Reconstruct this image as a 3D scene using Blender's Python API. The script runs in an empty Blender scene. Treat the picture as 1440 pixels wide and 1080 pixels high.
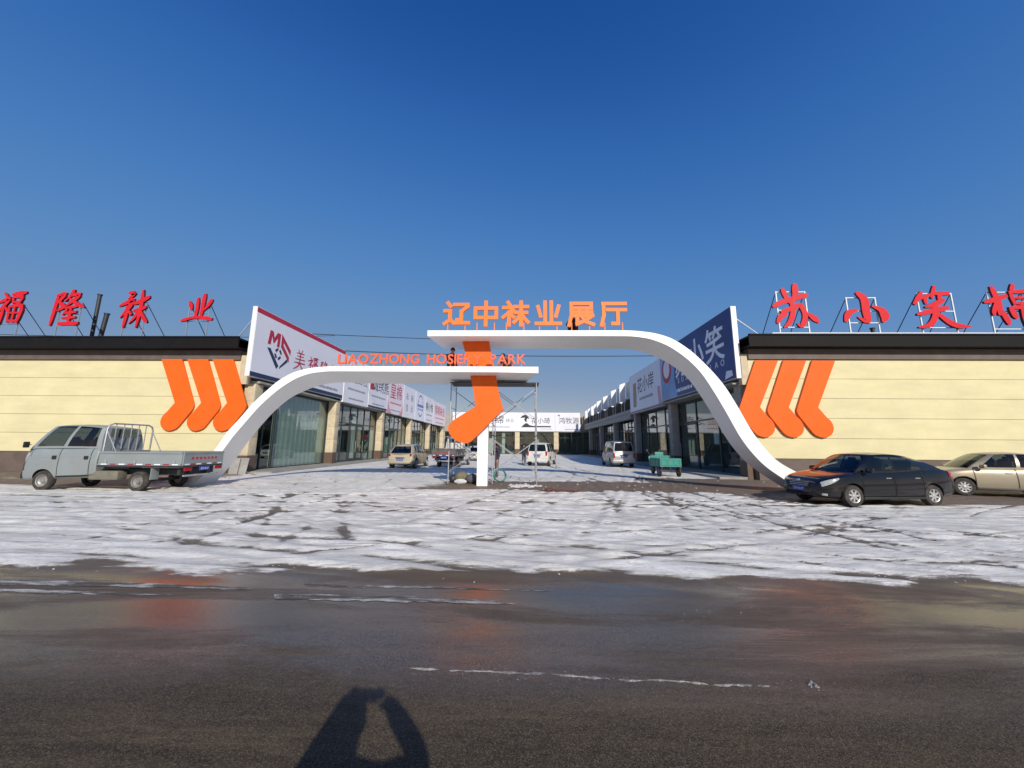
import bpy, bmesh, math, random
import numpy as np
from mathutils import Vector, Matrix
R = math.radians
random.seed(7); np.random.seed(7)
SC = bpy.context.scene
COL = SC.collection

# ------------------------------------------------------------------ camera, sky, sun, exposure
cd = bpy.data.cameras.new('camera'); cam = bpy.data.objects.new('camera', cd); COL.objects.link(cam)
cd.sensor_width = 36.0; cd.lens = 36.0 * 518 / 1440; cd.clip_start = 0.05; cd.clip_end = 5000
def aim(o, yaw, pitch, roll, h):
    y, p, r = R(yaw), R(pitch), R(roll)
    fw = Vector((-math.sin(y)*math.cos(p), math.cos(y)*math.cos(p), math.sin(p)))
    rt = Vector((math.cos(y), math.sin(y), 0)); up = rt.cross(fw)
    rt2 = rt*math.cos(r) + up*math.sin(r); up2 = up*math.cos(r) - rt*math.sin(r)
    m = Matrix.Identity(4)
    for i in range(3): m[i][0], m[i][1], m[i][2] = rt2[i], up2[i], -fw[i]
    m[2][3] = h
    o.matrix_world = m
aim(cam, 1.6, 9.4, 0.5, 1.65)
SC.camera = cam

SUN_DIR = Vector((math.sin(R(20.8))*math.cos(R(29.3)), -math.cos(R(20.8))*math.cos(R(29.3)), math.sin(R(29.3)))).normalized()          # towards the sun
SUN_EL = math.asin(SUN_DIR.z); SUN_ROT = math.atan2(SUN_DIR.x, SUN_DIR.y)
world = bpy.data.worlds.new('World'); SC.world = world; world.use_nodes = True
wn = world.node_tree.nodes; wl = world.node_tree.links
bg = wn['Background']
sky = wn.new('ShaderNodeTexSky'); sky.sky_type = 'NISHITA'; sky.sun_disc = False
sky.sun_elevation = SUN_EL; sky.sun_rotation = SUN_ROT
sky.altitude = 60; sky.air_density = 1.0; sky.dust_density = 0.3; sky.ozone_density = 8
# a deep polarised-looking winter blue: one tone curve per channel over the whole sky
BGS = 0.14
v1 = wn.new('ShaderNodeVectorMath'); v1.operation = 'SCALE'; v1.inputs['Scale'].default_value = BGS / 4; wl.new(sky.outputs[0], v1.inputs[0])
cv = wn.new('ShaderNodeRGBCurve'); wl.new(v1.outputs[0], cv.inputs['Color'])
for ci, pts in enumerate((((0, 0), (.046, .012), (.061, .034), (.107, .09), (.31, .26), (1.2, .95), (4, 2.0)), ((0, 0), (.109, .080), (.141, .138), (.25, .235), (.638, .355), (1.6, .90), (4, 1.9)), ((0, 0), (.262, .30), (.347, .425), (.571, .52), (1.1, .50), (2, .80), (4, 1.7)))):
    c_ = cv.mapping.curves[ci]; c_.points[0].location = (pts[0][0]/4, pts[0][1]/4); c_.points[1].location = (pts[-1][0]/4, pts[-1][1]/4)
    for q in pts[1:-1]: c_.points.new(q[0]/4, q[1]/4)
cv.mapping.update()
v2 = wn.new('ShaderNodeVectorMath'); v2.operation = 'SCALE'; v2.inputs['Scale'].default_value = 4 / BGS; wl.new(cv.outputs[0], v2.inputs[0])
wl.new(v2.outputs[0], bg.inputs[0]); bg.inputs[1].default_value = BGS
sd = bpy.data.lights.new('sun', 'SUN'); sd.energy = 4.4; sd.angle = R(0.53); sd.color = (1.0, 0.93, 0.82)
sun = bpy.data.objects.new('sun', sd); COL.objects.link(sun)
sun.rotation_euler = SUN_DIR.to_track_quat('Z', 'Y').to_euler(); sun.location = (20, -40, 40)
SC.view_settings.view_transform = 'Standard'; SC.view_settings.look = 'None'
SC.view_settings.exposure = 0.0; SC.view_settings.gamma = 1.0

# ------------------------------------------------------------------ materials
MATS = {}
def mat(name, col, rough=0.6, metal=0.0, var=0.12, scale=3.0, bump=0.0, bscale=40.0, dirt=None, dirt_amt=0.0, spec=0.5, coat=0.0, stretch=(1, 1, 1), rvar=0.12):
    """principled surface with procedural colour variation, roughness variation, fine relief and optional dirt"""
    if name in MATS: return MATS[name]
    m = bpy.data.materials.new(name); m.use_nodes = True
    n = m.node_tree.nodes; l = m.node_tree.links; b = n['Principled BSDF']
    geo = n.new('ShaderNodeNewGeometry'); mp = n.new('ShaderNodeMapping'); mp.inputs['Scale'].default_value = stretch
    l.new(geo.outputs['Position'], mp.inputs['Vector'])
    t = n.new('ShaderNodeTexNoise'); t.inputs['Scale'].default_value = scale; t.inputs['Detail'].default_value = 6; t.inputs['Roughness'].default_value = 0.6
    l.new(mp.outputs[0], t.inputs['Vector'])
    r = n.new('ShaderNodeValToRGB'); e = r.color_ramp.elements
    e[0].position = 0.3; e[1].position = 0.7
    e[0].color = (*[max(0, c*(1-var)) for c in col], 1); e[1].color = (*[min(1, c*(1+var)) for c in col], 1)
    l.new(t.outputs['Fac'], r.inputs[0]); out = r.outputs[0]
    if dirt:
        t2 = n.new('ShaderNodeTexNoise'); t2.inputs['Scale'].default_value = scale*0.7; t2.inputs['Detail'].default_value = 9; t2.inputs['Roughness'].default_value = 0.7
        l.new(geo.outputs['Position'], t2.inputs['Vector'])
        r2 = n.new('ShaderNodeMapRange'); r2.inputs[1].default_value = 0.42; r2.inputs[2].default_value = 0.68; r2.inputs[3].default_value = 0; r2.inputs[4].default_value = dirt_amt
        l.new(t2.outputs['Fac'], r2.inputs[0])
        mx = n.new('ShaderNodeMix'); mx.data_type = 'RGBA'; l.new(r2.outputs[0], mx.inputs[0]); l.new(out, mx.inputs[6]); mx.inputs[7].default_value = (*dirt, 1)
        out = mx.outputs[2]
    l.new(out, b.inputs['Base Color'])
    rr = n.new('ShaderNodeMapRange'); rr.inputs[3].default_value = max(0.02, rough-rvar*rough); rr.inputs[4].default_value = min(1, rough+rvar*rough*2)
    l.new(t.outputs['Fac'], rr.inputs[0]); l.new(rr.outputs[0], b.inputs['Roughness'])
    b.inputs['Metallic'].default_value = metal; b.inputs['Specular IOR Level'].default_value = spec; b.inputs['Coat Weight'].default_value = coat
    if bump:
        t3 = n.new('ShaderNodeTexNoise'); t3.inputs['Scale'].default_value = bscale; t3.inputs['Detail'].default_value = 4
        l.new(mp.outputs[0], t3.inputs['Vector'])
        bp = n.new('ShaderNodeBump'); bp.inputs['Strength'].default_value = bump; bp.inputs['Distance'].default_value = 0.02
        l.new(t3.outputs['Fac'], bp.inputs['Height']); l.new(bp.outputs[0], b.inputs['Normal'])
    MATS[name] = m; return m

def glass_mat(name, tint=(0.80, 0.86, 0.84), rough=0.0):
    if name in MATS: return MATS[name]
    m = bpy.data.materials.new(name); m.use_nodes = True
    n = m.node_tree.nodes; l = m.node_tree.links; n.remove(n['Principled BSDF']); o = n['Material Output']
    tr = n.new('ShaderNodeBsdfTransparent'); tr.inputs[0].default_value = (*tint, 1)
    gl = n.new('ShaderNodeBsdfGlossy'); gl.inputs['Roughness'].default_value = rough; gl.inputs[0].default_value = (0.92, 0.95, 0.95, 1)
    fr = n.new('ShaderNodeFresnel'); geo = n.new('ShaderNodeNewGeometry'); ior = n.new('ShaderNodeMapRange'); l.new(geo.outputs['Backfacing'], ior.inputs[0]); ior.inputs[3].default_value = 1.65; ior.inputs[4].default_value = 1/1.65; l.new(ior.outputs[0], fr.inputs[0])
    t = n.new('ShaderNodeTexNoise'); t.inputs['Scale'].default_value = 0.35; l.new(geo.outputs['Position'], t.inputs['Vector'])
    bp = n.new('ShaderNodeBump'); bp.inputs['Strength'].default_value = 0.10; bp.inputs['Distance'].default_value = 0.04; l.new(t.outputs['Fac'], bp.inputs['Height']); l.new(bp.outputs[0], gl.inputs['Normal'])
    mx = n.new('ShaderNodeMixShader'); l.new(fr.outputs[0], mx.inputs[0]); l.new(tr.outputs[0], mx.inputs[1]); l.new(gl.outputs[0], mx.inputs[2]); l.new(mx.outputs[0], o.inputs[0])
    MATS[name] = m; return m

M = dict(
    cream=mat('cream_cladding', (0.675, 0.612, 0.365), 0.6, spec=0.3, var=0.07, scale=1.3, bump=0.06, bscale=6, dirt=(0.52, 0.44, 0.27), dirt_amt=0.22, stretch=(0.35, 0.35, 1.5)),
    brown=mat('brown_cladding', (0.115, 0.085, 0.07), 0.6, var=0.15, scale=2.0, bump=0.05, bscale=30, dirt=(0.2, 0.17, 0.14), dirt_amt=0.3),
    eave=mat('dark_eave_metal', (0.007, 0.0065, 0.0065), 0.65, var=0.3, scale=4, spec=0.2),
    groove=mat('groove_dark', (0.22, 0.185, 0.125), 0.8),
    white=mat('white_painted_panel', (0.80, 0.80, 0.79), 0.38, var=0.03, scale=1.1, dirt=(0.62, 0.60, 0.56), dirt_amt=0.22),
    gatewhite=mat('gate_white_aluminium', (0.90, 0.90, 0.88), 0.4, var=0.02, scale=0.8, dirt=(0.72, 0.71, 0.67), dirt_amt=0.25, bump=0.03, bscale=2.5),
    orange=mat('orange_acrylic', (0.82, 0.125, 0.008), 0.5, spec=0.25, var=0.04, scale=2, dirt=(0.70, 0.17, 0.05), dirt_amt=0.25),
    letter=mat('orange_letter', (0.86, 0.215, 0.05), 0.5, spec=0.25, var=0.04, scale=4),
    letter_en=mat('coral_letter', (0.80, 0.13, 0.05), 0.45, var=0.05, scale=6),
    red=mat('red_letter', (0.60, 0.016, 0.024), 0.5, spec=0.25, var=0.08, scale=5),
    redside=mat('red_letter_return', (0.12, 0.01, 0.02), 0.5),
    steel=mat('galvanised_steel', (0.46, 0.47, 0.48), 0.45, metal=0.6, var=0.2, scale=12),
    darksteel=mat('dark_steel', (0.045, 0.045, 0.05), 0.5, metal=0.3, var=0.3, scale=10),
    whitesteel=mat('white_steel', (0.72, 0.75, 0.75), 0.5, var=0.08, scale=9),
    frame=mat('window_frame_dark', (0.035, 0.045, 0.045), 0.4, var=0.2, scale=5),
    glass=glass_mat('shop_glass'),
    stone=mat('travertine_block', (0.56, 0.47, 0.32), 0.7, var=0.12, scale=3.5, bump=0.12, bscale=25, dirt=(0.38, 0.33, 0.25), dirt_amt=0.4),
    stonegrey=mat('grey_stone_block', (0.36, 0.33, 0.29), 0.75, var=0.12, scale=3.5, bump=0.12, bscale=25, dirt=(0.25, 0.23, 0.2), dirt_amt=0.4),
    plinth=mat('brown_granite', (0.11, 0.07, 0.05), 0.5, var=0.2, scale=8),
    concrete=mat('concrete', (0.30, 0.29, 0.27), 0.85, var=0.18, scale=2.5, bump=0.25, bscale=30, dirt=(0.16, 0.14, 0.12), dirt_amt=0.5),
    interior=mat('interior_plaster', (0.34, 0.36, 0.35), 0.9, var=0.15, scale=0.7),
    intfloor=mat('interior_floor', (0.22, 0.23, 0.22), 0.5, var=0.15, scale=1),
    blind=mat('pale_green_sheet', (0.60, 0.65, 0.60), 0.7, var=0.10, scale=1.2, stretch=(1, 2.5, 0.2)),
    curtain=mat('white_curtain', (0.66, 0.68, 0.66), 0.8, var=0.10, scale=2, stretch=(1, 6, 0.3)),
    board=mat('white_sign_banner', (0.70, 0.71, 0.78), 0.42, var=0.04, scale=0.6),
    boardpink=mat('pinkish_sign_banner', (0.72, 0.66, 0.73), 0.42, var=0.04, scale=0.6),
    blue=mat('blue_sign_banner', (0.026, 0.050, 0.19), 0.45, var=0.35, scale=0.35),
    lightblue=mat('light_blue_sign_banner', (0.16, 0.33, 0.62), 0.4, var=0.35, scale=0.3),
    ink=mat('black_print', (0.02, 0.02, 0.025), 0.5), greyink=mat('grey_print', (0.20, 0.20, 0.24), 0.5),
    redink=mat('red_print', (0.42, 0.02, 0.05), 0.5), navy=mat('navy_print', (0.02, 0.035, 0.09), 0.5),
    whiteink=mat('white_print', (0.78, 0.80, 0.85), 0.5), pinkink=mat('pink_print', (0.60, 0.28, 0.33), 0.5), tan=mat('tan_print', (0.30, 0.24, 0.15), 0.5), blueink=mat('blue_print', (0.12, 0.2, 0.45), 0.5),
    tyre=mat('tyre_rubber', (0.028, 0.026, 0.024), 0.85, var=0.3, scale=12, dirt=(0.11, 0.09, 0.07), dirt_amt=0.6),
    rim=mat('alloy_rim', (0.52, 0.52, 0.51), 0.4, metal=0.5, var=0.1, scale=9, dirt=(0.25, 0.22, 0.18), dirt_amt=0.35),
    steelrim=mat('dirty_steel_rim', (0.26, 0.25, 0.23), 0.6, metal=0.3, var=0.2, scale=9, dirt=(0.12, 0.1, 0.08), dirt_amt=0.5),
    well=mat('wheel_well', (0.012, 0.012, 0.012), 0.9),
    carglass=glass_mat('tinted_car_glass', (0.30, 0.34, 0.35), 0.02), seatgrey=mat('grey_seat', (0.06, 0.06, 0.065), 0.8), seatred=mat('red_brown_seat', (0.20, 0.05, 0.045), 0.8), dash=mat('dark_interior', (0.014, 0.014, 0.015), 0.8),
    trim=mat('black_trim', (0.016, 0.016, 0.016), 0.5), lamp=mat('lamp_clear', (0.34, 0.36, 0.36), 0.12, var=0.2, scale=14, spec=0.8), redlamp=mat('lamp_red', (0.30, 0.01, 0.012), 0.15, var=0.1),
    plate=mat('blue_plate', (0.03, 0.07, 0.34), 0.45), chrome=mat('chrome_trim', (0.6, 0.6, 0.6), 0.2, metal=0.9),
    wood=mat('timber', (0.36, 0.28, 0.18), 0.8, var=0.2, scale=8), snowm=mat('snow_lump', (0.60, 0.61, 0.63), 0.8, var=0.15, scale=8, bump=0.4, bscale=25, dirt=(0.25, 0.23, 0.2), dirt_amt=0.6),
    skin=mat('skin', (0.42, 0.25, 0.18), 0.6), hair=mat('black_hair', (0.012, 0.011, 0.011), 0.6),
    jacket=mat('dark_purple_jacket', (0.045, 0.03, 0.055), 0.8, var=0.2, scale=12), trouser=mat('dusty_trousers', (0.17, 0.12, 0.11), 0.85, var=0.2, scale=12), navycloth=mat('dark_work_clothes', (0.025, 0.022, 0.026), 0.85, var=0.2, scale=12), tanboot=mat('brown_boot', (0.06, 0.045, 0.035), 0.8),
)
# ------------------------------------------------------------------ helpers
class MB:
    def __init__(s): s.v = []; s.f = []; s.mi = []
    def add(s, vs, fs, mi=0):
        o = len(s.v); s.v += [tuple(v) for v in vs]; s.f += [tuple(i+o for i in f) for f in fs]; s.mi += [mi]*len(fs); return s
    def box(s, x0, x1, y0, y1, z0, z1, mi=0):
        return s.add([(x0,y0,z0),(x1,y0,z0),(x1,y1,z0),(x0,y1,z0),(x0,y0,z1),(x1,y0,z1),(x1,y1,z1),(x0,y1,z1)],
                     [(0,3,2,1),(4,5,6,7),(0,1,5,4),(1,2,6,5),(2,3,7,6),(3,0,4,7)], mi)
    def tube(s, path, r, n=8, mi=0, cap=True):
        path = [Vector(p) for p in path]; k = len(path); rs = r if isinstance(r, (list, tuple)) else [r]*k
        rings = []; ref = None
        for i, p in enumerate(path):
            t = (path[min(i+1, k-1)] - path[max(i-1, 0)]).normalized()
            if ref is None: ref = Vector((0,0,1)) if abs(t.z) < 0.9 else Vector((1,0,0))
            u = (ref - t*ref.dot(t)).normalized(); w = t.cross(u); ref = u
            rings.append([p + (u*math.cos(2*math.pi*j/n) + w*math.sin(2*math.pi*j/n))*rs[i] for j in range(n)])
        vs = [q for r_ in rings for q in r_]; fs = []
        for i in range(k-1):
            for j in range(n): fs.append((i*n+j, i*n+(j+1)%n, (i+1)*n+(j+1)%n, (i+1)*n+j))
        if cap: fs += [tuple(range(n))[::-1], tuple((k-1)*n+j for j in range(n))]
        return s.add(vs, fs, mi)
    def prism(s, poly, fn, a, b, mi=0):
        """poly: 2d outline; fn(u, v, d) -> 3d; extruded between depths a and b"""
        n = len(poly); vs = [fn(u, v, a) for u, v in poly] + [fn(u, v, b) for u, v in poly]
        fs = [tuple(range(n)), tuple(range(2*n-1, n-1, -1))] + [(i, n+i, n+(i+1)%n, (i+1)%n) for i in range(n)]
        return s.add(vs, fs, mi)
    def lathe(s, prof, n=24, axis='y', c=(0,0,0), mi=0):
        """prof: (radius, offset along axis)"""
        vs = []; k = len(prof)
        for j in range(n):
            a = 2*math.pi*j/n; ca, sa = math.cos(a), math.sin(a)
            for r, h in prof:
                p = {'y': (r*ca, h, r*sa), 'z': (r*ca, r*sa, h), 'x': (h, r*ca, r*sa)}[axis]
                vs.append((c[0]+p[0], c[1]+p[1], c[2]+p[2]))
        fs = [(j*k+i, ((j+1)%n)*k+i, ((j+1)%n)*k+i+1, j*k+i+1) for j in range(n) for i in range(k-1)]
        return s.add(vs, fs, mi)
    def grid(s, fn, us, vs_, mi=0, keep=None):
        nu, nv = len(us), len(vs_)
        pts = [fn(u, v) for u in us for v in vs_]
        fs = [(i*nv+j, (i+1)*nv+j, (i+1)*nv+j+1, i*nv+j+1) for i in range(nu-1) for j in range(nv-1) if keep is None or keep(i, j)]
        return s.add(pts, fs, mi)
    def mesh(s, name, mats, smooth=False, bevel=0.0, weld=True, fixn=True):
        me = bpy.data.meshes.new(name); me.from_pydata(s.v, [], s.f)
        for m in (mats if isinstance(mats, (list, tuple)) else [mats]): me.materials.append(m)
        if any(s.mi): me.polygons.foreach_set('material_index', s.mi)
        bm = bmesh.new(); bm.from_mesh(me)
        if weld: bmesh.ops.remove_doubles(bm, verts=bm.verts, dist=1e-5)
        if fixn: bmesh.ops.recalc_face_normals(bm, faces=bm.faces)
        if bevel: bmesh.ops.bevel(bm, geom=list(bm.edges), offset=bevel, segments=2, affect='EDGES', profile=0.6)
        if smooth is True:
            for f in bm.faces: f.smooth = True
        elif smooth:
            for f in bm.faces: f.smooth = True
            for e in bm.edges:
                if len(e.link_faces) == 2 and e.calc_face_angle(0) > R(smooth): e.smooth = False
        bm.to_mesh(me); bm.free(); me.update(); return me
    def build(s, name, mats, parent=None, smooth=False, bevel=0.0, **k):
        o = bpy.data.objects.new(name, s.mesh(name, mats, smooth, bevel, **k)); COL.objects.link(o); o.parent = parent; return o

def link(name, me, parent=None, loc=(0,0,0), rot=(0,0,0)):
    o = bpy.data.objects.new(name, me); COL.objects.link(o); o.parent = parent; o.location = loc; o.rotation_euler = rot; return o
def thing(name, label, cat, loc=(0,0,0), rz=0.0, group=None):
    o = bpy.data.objects.new(name, None); COL.objects.link(o); o.location = loc; o.rotation_euler = (0,0,rz); o.empty_display_size = 0.2
    tag(o, label, cat, group); return o
def tag(o, label=None, cat=None, group=None, kind=None):
    if label: o['label'] = label
    if cat: o['category'] = cat
    if group: o['group'] = group
    if kind: o['kind'] = kind
    return o
def copy_tree(o, parent=None):
    c = o.copy(); COL.objects.link(c); c.parent = parent
    for ch in list(o.children): copy_tree(ch, c)
    return c
def text_mesh(s, size, mats, extrude=0.0, offset=0.0, shear=0.0, bevel=0.0, align='CENTER', res=3):
    c = bpy.data.curves.new('t', 'FONT'); c.body = s; c.size = size; c.extrude = extrude; c.offset = offset; c.shear = shear; c.bevel_depth = bevel; c.align_x = align; c.resolution_u = res
    o = bpy.data.objects.new('t', c); COL.objects.link(o)
    dg = bpy.context.evaluated_depsgraph_get(); me = bpy.data.meshes.new_from_object(o.evaluated_get(dg))
    bpy.data.objects.remove(o); bpy.data.curves.remove(c)
    me.materials.clear()
    for m in (mats if isinstance(mats, (list, tuple)) else [mats]): me.materials.append(m)
    return me
def pchip(xs, ys):
    xs = np.array(xs, float); ys = np.array(ys, float); h = np.diff(xs); d = np.diff(ys)/h; m = np.zeros(len(xs)); m[0] = d[0]; m[-1] = d[-1]
    for i in range(1, len(xs)-1):
        if d[i-1]*d[i] > 0:
            w1 = 2*h[i]+h[i-1]; w2 = h[i]+2*h[i-1]; m[i] = (w1+w2)/(w1/d[i-1]+w2/d[i])
    def f(x):
        i = int(np.clip(np.searchsorted(xs, x)-1, 0, len(xs)-2)); t = (min(max(x, xs[0]), xs[-1])-xs[i])/h[i]
        return float((2*t**3-3*t*t+1)*ys[i]+(t**3-2*t*t+t)*h[i]*m[i]+(-2*t**3+3*t*t)*ys[i+1]+(t**3-t*t)*h[i]*m[i+1])
    return f
def lerp(a, b, t): return a+(b-a)*t
def rbox(name, size, c, m, parent, bevel=0.01, rot=None, smooth=40):
    mb = MB().box(-size[0]/2, size[0]/2, -size[1]/2, size[1]/2, -size[2]/2, size[2]/2)
    o = mb.build(name, m, parent, smooth=smooth, bevel=min(bevel, min(size)*0.4)); o.location = c
    if rot: o.rotation_euler = rot
    return o
def vnoise(x, y, seed, octv=4, lac=2.0, gain=0.5):
    """smooth value noise on numpy arrays, about 0..1"""
    rng = np.random.RandomState(seed); out = 0; amp = 1; tot = 0
    for k in range(octv):
        g = rng.rand(256, 256); xi = np.floor(x).astype(int); yi = np.floor(y).astype(int); fx = x-xi; fy = y-yi
        fx = fx*fx*(3-2*fx); fy = fy*fy*(3-2*fy); a = g[xi%256, yi%256]; b = g[(xi+1)%256, yi%256]; c = g[xi%256, (yi+1)%256]; d = g[(xi+1)%256, (yi+1)%256]
        out = out + amp*(a*(1-fx)*(1-fy)+b*fx*(1-fy)+c*(1-fx)*fy+d*fx*fy); tot += amp; amp *= gain; x = x*lac+13.7; y = y*lac+7.3
    return out/tot
# brush lettering: strokes are lists of (x, y, width) in a unit square
BR = {
 '福': [[(.18,.97,.05),(.32,.86,.13)], [(.0,.66,.06),(.20,.72,.11),(.42,.80,.13),(.32,.62,.12),(.06,.36,.04)], [(.25,.60,.10),(.26,.30,.13),(.24,.0,.08)], [(.33,.52,.06),(.44,.42,.12)],
        [(.50,.92,.07),(.75,.96,.13),(1.0,.98,.11)], [(.56,.84,.09),(.60,.66,.08)], [(.56,.83,.08),(.90,.86,.13),(.84,.66,.09)], [(.60,.68,.08),(.86,.68,.09)],
        [(.50,.54,.10),(.53,.08,.11)], [(.50,.53,.09),(.96,.56,.15),(.90,.06,.12)], [(.54,.34,.07),(.90,.34,.07)], [(.72,.54,.08),(.71,.08,.08)], [(.53,.09,.10),(.90,.08,.10)]],
 '隆': [[(.10,.86,.07),(.36,.92,.13),(.22,.68,.10),(.40,.54,.13),(.20,.42,.06)], [(.14,.86,.10),(.11,.45,.12),(.06,.0,.09)], [(.62,1.02,.12),(.56,.88,.10),(.40,.70,.04)], [(.52,.86,.08),(.84,.90,.13),(.66,.70,.10),(.42,.54,.04)], [(.54,.78,.06),(.80,.62,.12),(1.06,.52,.07)],
        [(.46,.50,.08),(.80,.54,.11)], [(.52,.44,.10),(.42,.30,.05)], [(.46,.34,.08),(.82,.38,.11)], [(.42,.20,.08),(.82,.22,.10)], [(.65,.48,.10),(.64,.06,.12)], [(.34,.03,.10),(.62,.04,.11),(.94,.05,.13)]],
 '袜': [[(.26,.94,.09),(.44,.92,.14),(.26,.78,.04)], [(.0,.58,.07),(.26,.68,.12),(.44,.74,.14),(.34,.56,.12),(.10,.26,.05)], [(.28,.56,.11),(.28,.30,.13),(.25,.0,.08)], [(.42,.58,.11),(.34,.48,.05)], [(.32,.46,.06),(.44,.36,.11)],
        [(.50,.64,.09),(.74,.72,.13),(.98,.82,.11)], [(.52,.44,.08),(.72,.48,.11),(.92,.54,.10)], [(.74,1.0,.10),(.76,.50,.13),(.70,.0,.08)], [(.70,.46,.10),(.60,.26,.09),(.44,.10,.04)], [(.76,.44,.07),(.92,.24,.12),(1.04,.14,.08)]],
 '业': [[(.44,.86,.10),(.45,.50,.12),(.43,.16,.09)], [(.66,1.0,.14),(.64,.60,.13),(.62,.16,.09)], [(.16,.74,.07),(.22,.60,.14),(.26,.46,.09)], [(.92,.80,.13),(.84,.62,.12),(.66,.38,.05)], [(-.02,.04,.12),(.30,.14,.10),(.60,.16,.11),(.98,.10,.16)]],
 '苏': [[(.02,.50,.10),(.26,.62,.13),(.55,.70,.12),(.82,.78,.13)], [(.28,.92,.12),(.34,.74,.12),(.42,.58,.07)], [(.58,1.02,.16),(.56,.78,.14),(.46,.56,.06)], [(.20,.36,.10),(.48,.46,.13),(.66,.52,.13),(.74,.26,.13),(.64,.02,.12),(.54,.06,.05)], [(.46,.60,.10),(.46,.34,.13),(.36,.10,.12),(.22,-.02,.05)], [(.30,.30,.10),(.16,.24,.13),(.08,.10,.09)], [(.80,.32,.06),(.94,.20,.15),(1.02,.12,.09)]],
 '小': [[(.40,1.0,.13),(.54,.80,.20),(.54,.40,.19),(.54,.10,.15),(.34,.24,.05)], [(.34,.46,.08),(.14,.38,.17),(.04,.12,.10)], [(.70,.58,.06),(.90,.46,.17),(.96,.26,.22),(.90,.10,.08)]],
 '笑': [[(.20,.88,.10),(.04,.62,.11)], [(.10,.72,.09),(.36,.82,.12)], [(.26,.76,.09),(.26,.62,.08)], [(.48,1.02,.11),(.40,.76,.08)], [(.46,.86,.11),(.72,.86,.13)], [(.56,.84,.11),(.54,.70,.08)], [(.62,.70,.10),(.42,.58,.13),(.24,.52,.06)], [(.06,.34,.08),(.34,.42,.13),(.66,.50,.11)], [(.44,.58,.13),(.40,.30,.13),(.26,.08,.12),(.04,.02,.05)], [(.46,.36,.09),(.66,.14,.13),(.84,.05,.12),(1.06,.04,.03)]],
 '棉': [[(.0,.60,.07),(.20,.66,.13),(.46,.76,.11)], [(.20,.98,.11),(.28,.60,.14),(.26,.30,.10)], [(.26,.62,.11),(.16,.40,.10),(.14,.30,.08)], [(.30,.40,.10),(.38,.18,.13),(.40,.06,.08)], [(.64,1.02,.14),(.58,.86,.06)], [(.56,.86,.10),(.60,.56,.09)], [(.56,.85,.08),(.96,.86,.13),(.90,.56,.10)], [(.60,.71,.07),(.90,.72,.07)], [(.60,.57,.08),(.90,.57,.08)], [(.50,.46,.10),(.56,.26,.13),(.58,.20,.06)], [(.50,.45,.08),(1.0,.47,.13),(.96,.16,.10)], [(.76,.56,.11),(.76,.20,.14),(.78,-.06,.09)]],
 '美': [[(.34,1.0,.08),(.42,.86,.09)], [(.66,1.02,.10),(.56,.86,.05)], [(.22,.82,.07),(.80,.86,.09)], [(.26,.68,.06),(.76,.71,.08)], [(.14,.52,.07),(.88,.56,.09)], [(.50,.86,.09),(.50,.52,.09)], [(.10,.34,.07),(.90,.38,.10)], [(.50,.50,.09),(.40,.22,.09),(.06,.0,.04)], [(.50,.34,.06),(.74,.10,.10),(1.0,.0,.10)]],
}
def brush_mesh(ch, size, thick, mats, wmul=1.0):
    mb = MB()
    for k, st in enumerate(BR[ch]):
        st = [(p[0], p[1], p[2]*wmul) for p in st]
        # smooth the stroke with Catmull-Rom
        P = [st[0]] + st + [st[-1]]; pts = []
        for i in range(1, len(P)-2):
            for t in ((0, .33, .67) if len(st) > 2 else (0, .5)):
                q = []
                for a in range(3):
                    p0, p1, p2, p3 = P[i-1][a], P[i][a], P[i+1][a], P[i+2][a]
                    q.append(0.5*((2*p1)+(-p0+p2)*t+(2*p0-5*p1+4*p2-p3)*t*t+(-p0+3*p1-3*p2+p3)*t**3))
                pts.append(q)
        pts.append(list(st[-1])); L = []; Rr = []; n = len(pts)
        for i, (x, y, w) in enumerate(pts):
            a = pts[max(i-1, 0)]; b = pts[min(i+1, n-1)]; tx, ty = b[0]-a[0], b[1]-a[1]; d = math.hypot(tx, ty) or 1; tx /= d; ty /= d; w = max(w, .03)
            if i == 0: x, y = x-tx*w*.3, y-ty*w*.3
            if i == n-1: x, y = x+tx*w*.35, y+ty*w*.35
            e = 0.62 if i in (0, n-1) else 1.0
            L.append((x-ty*w*.5*e, y+tx*w*.5*e)); Rr.append((x+ty*w*.5*e, y-tx*w*.5*e))
        z = thick + 0.0015*k
        vs = [(u*size, v*size, z) for u, v in L] + [(u*size, v*size, z) for u, v in Rr] + [(u*size, v*size, 0) for u, v in L] + [(u*size, v*size, 0) for u, v in Rr]
        fr = [(i, i+1, n+i+1, n+i) for i in range(n-1)]; bk = [(2*n+i, 3*n+i, 3*n+i+1, 2*n+i+1) for i in range(n-1)]
        sd = [(i, 2*n+i, 2*n+i+1, i+1) for i in range(n-1)] + [(n+i, n+i+1, 3*n+i+1, 3*n+i) for i in range(n-1)] + [(0, n, 3*n, 2*n), (n-1, 3*n-1, 4*n-1, 2*n-1)]
        mb.add(vs, fr, 0); mb.add(vs, bk + sd, 1 if len(mats) > 1 else 0)
    return mb.mesh('brush_character', mats, weld=False)
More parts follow.
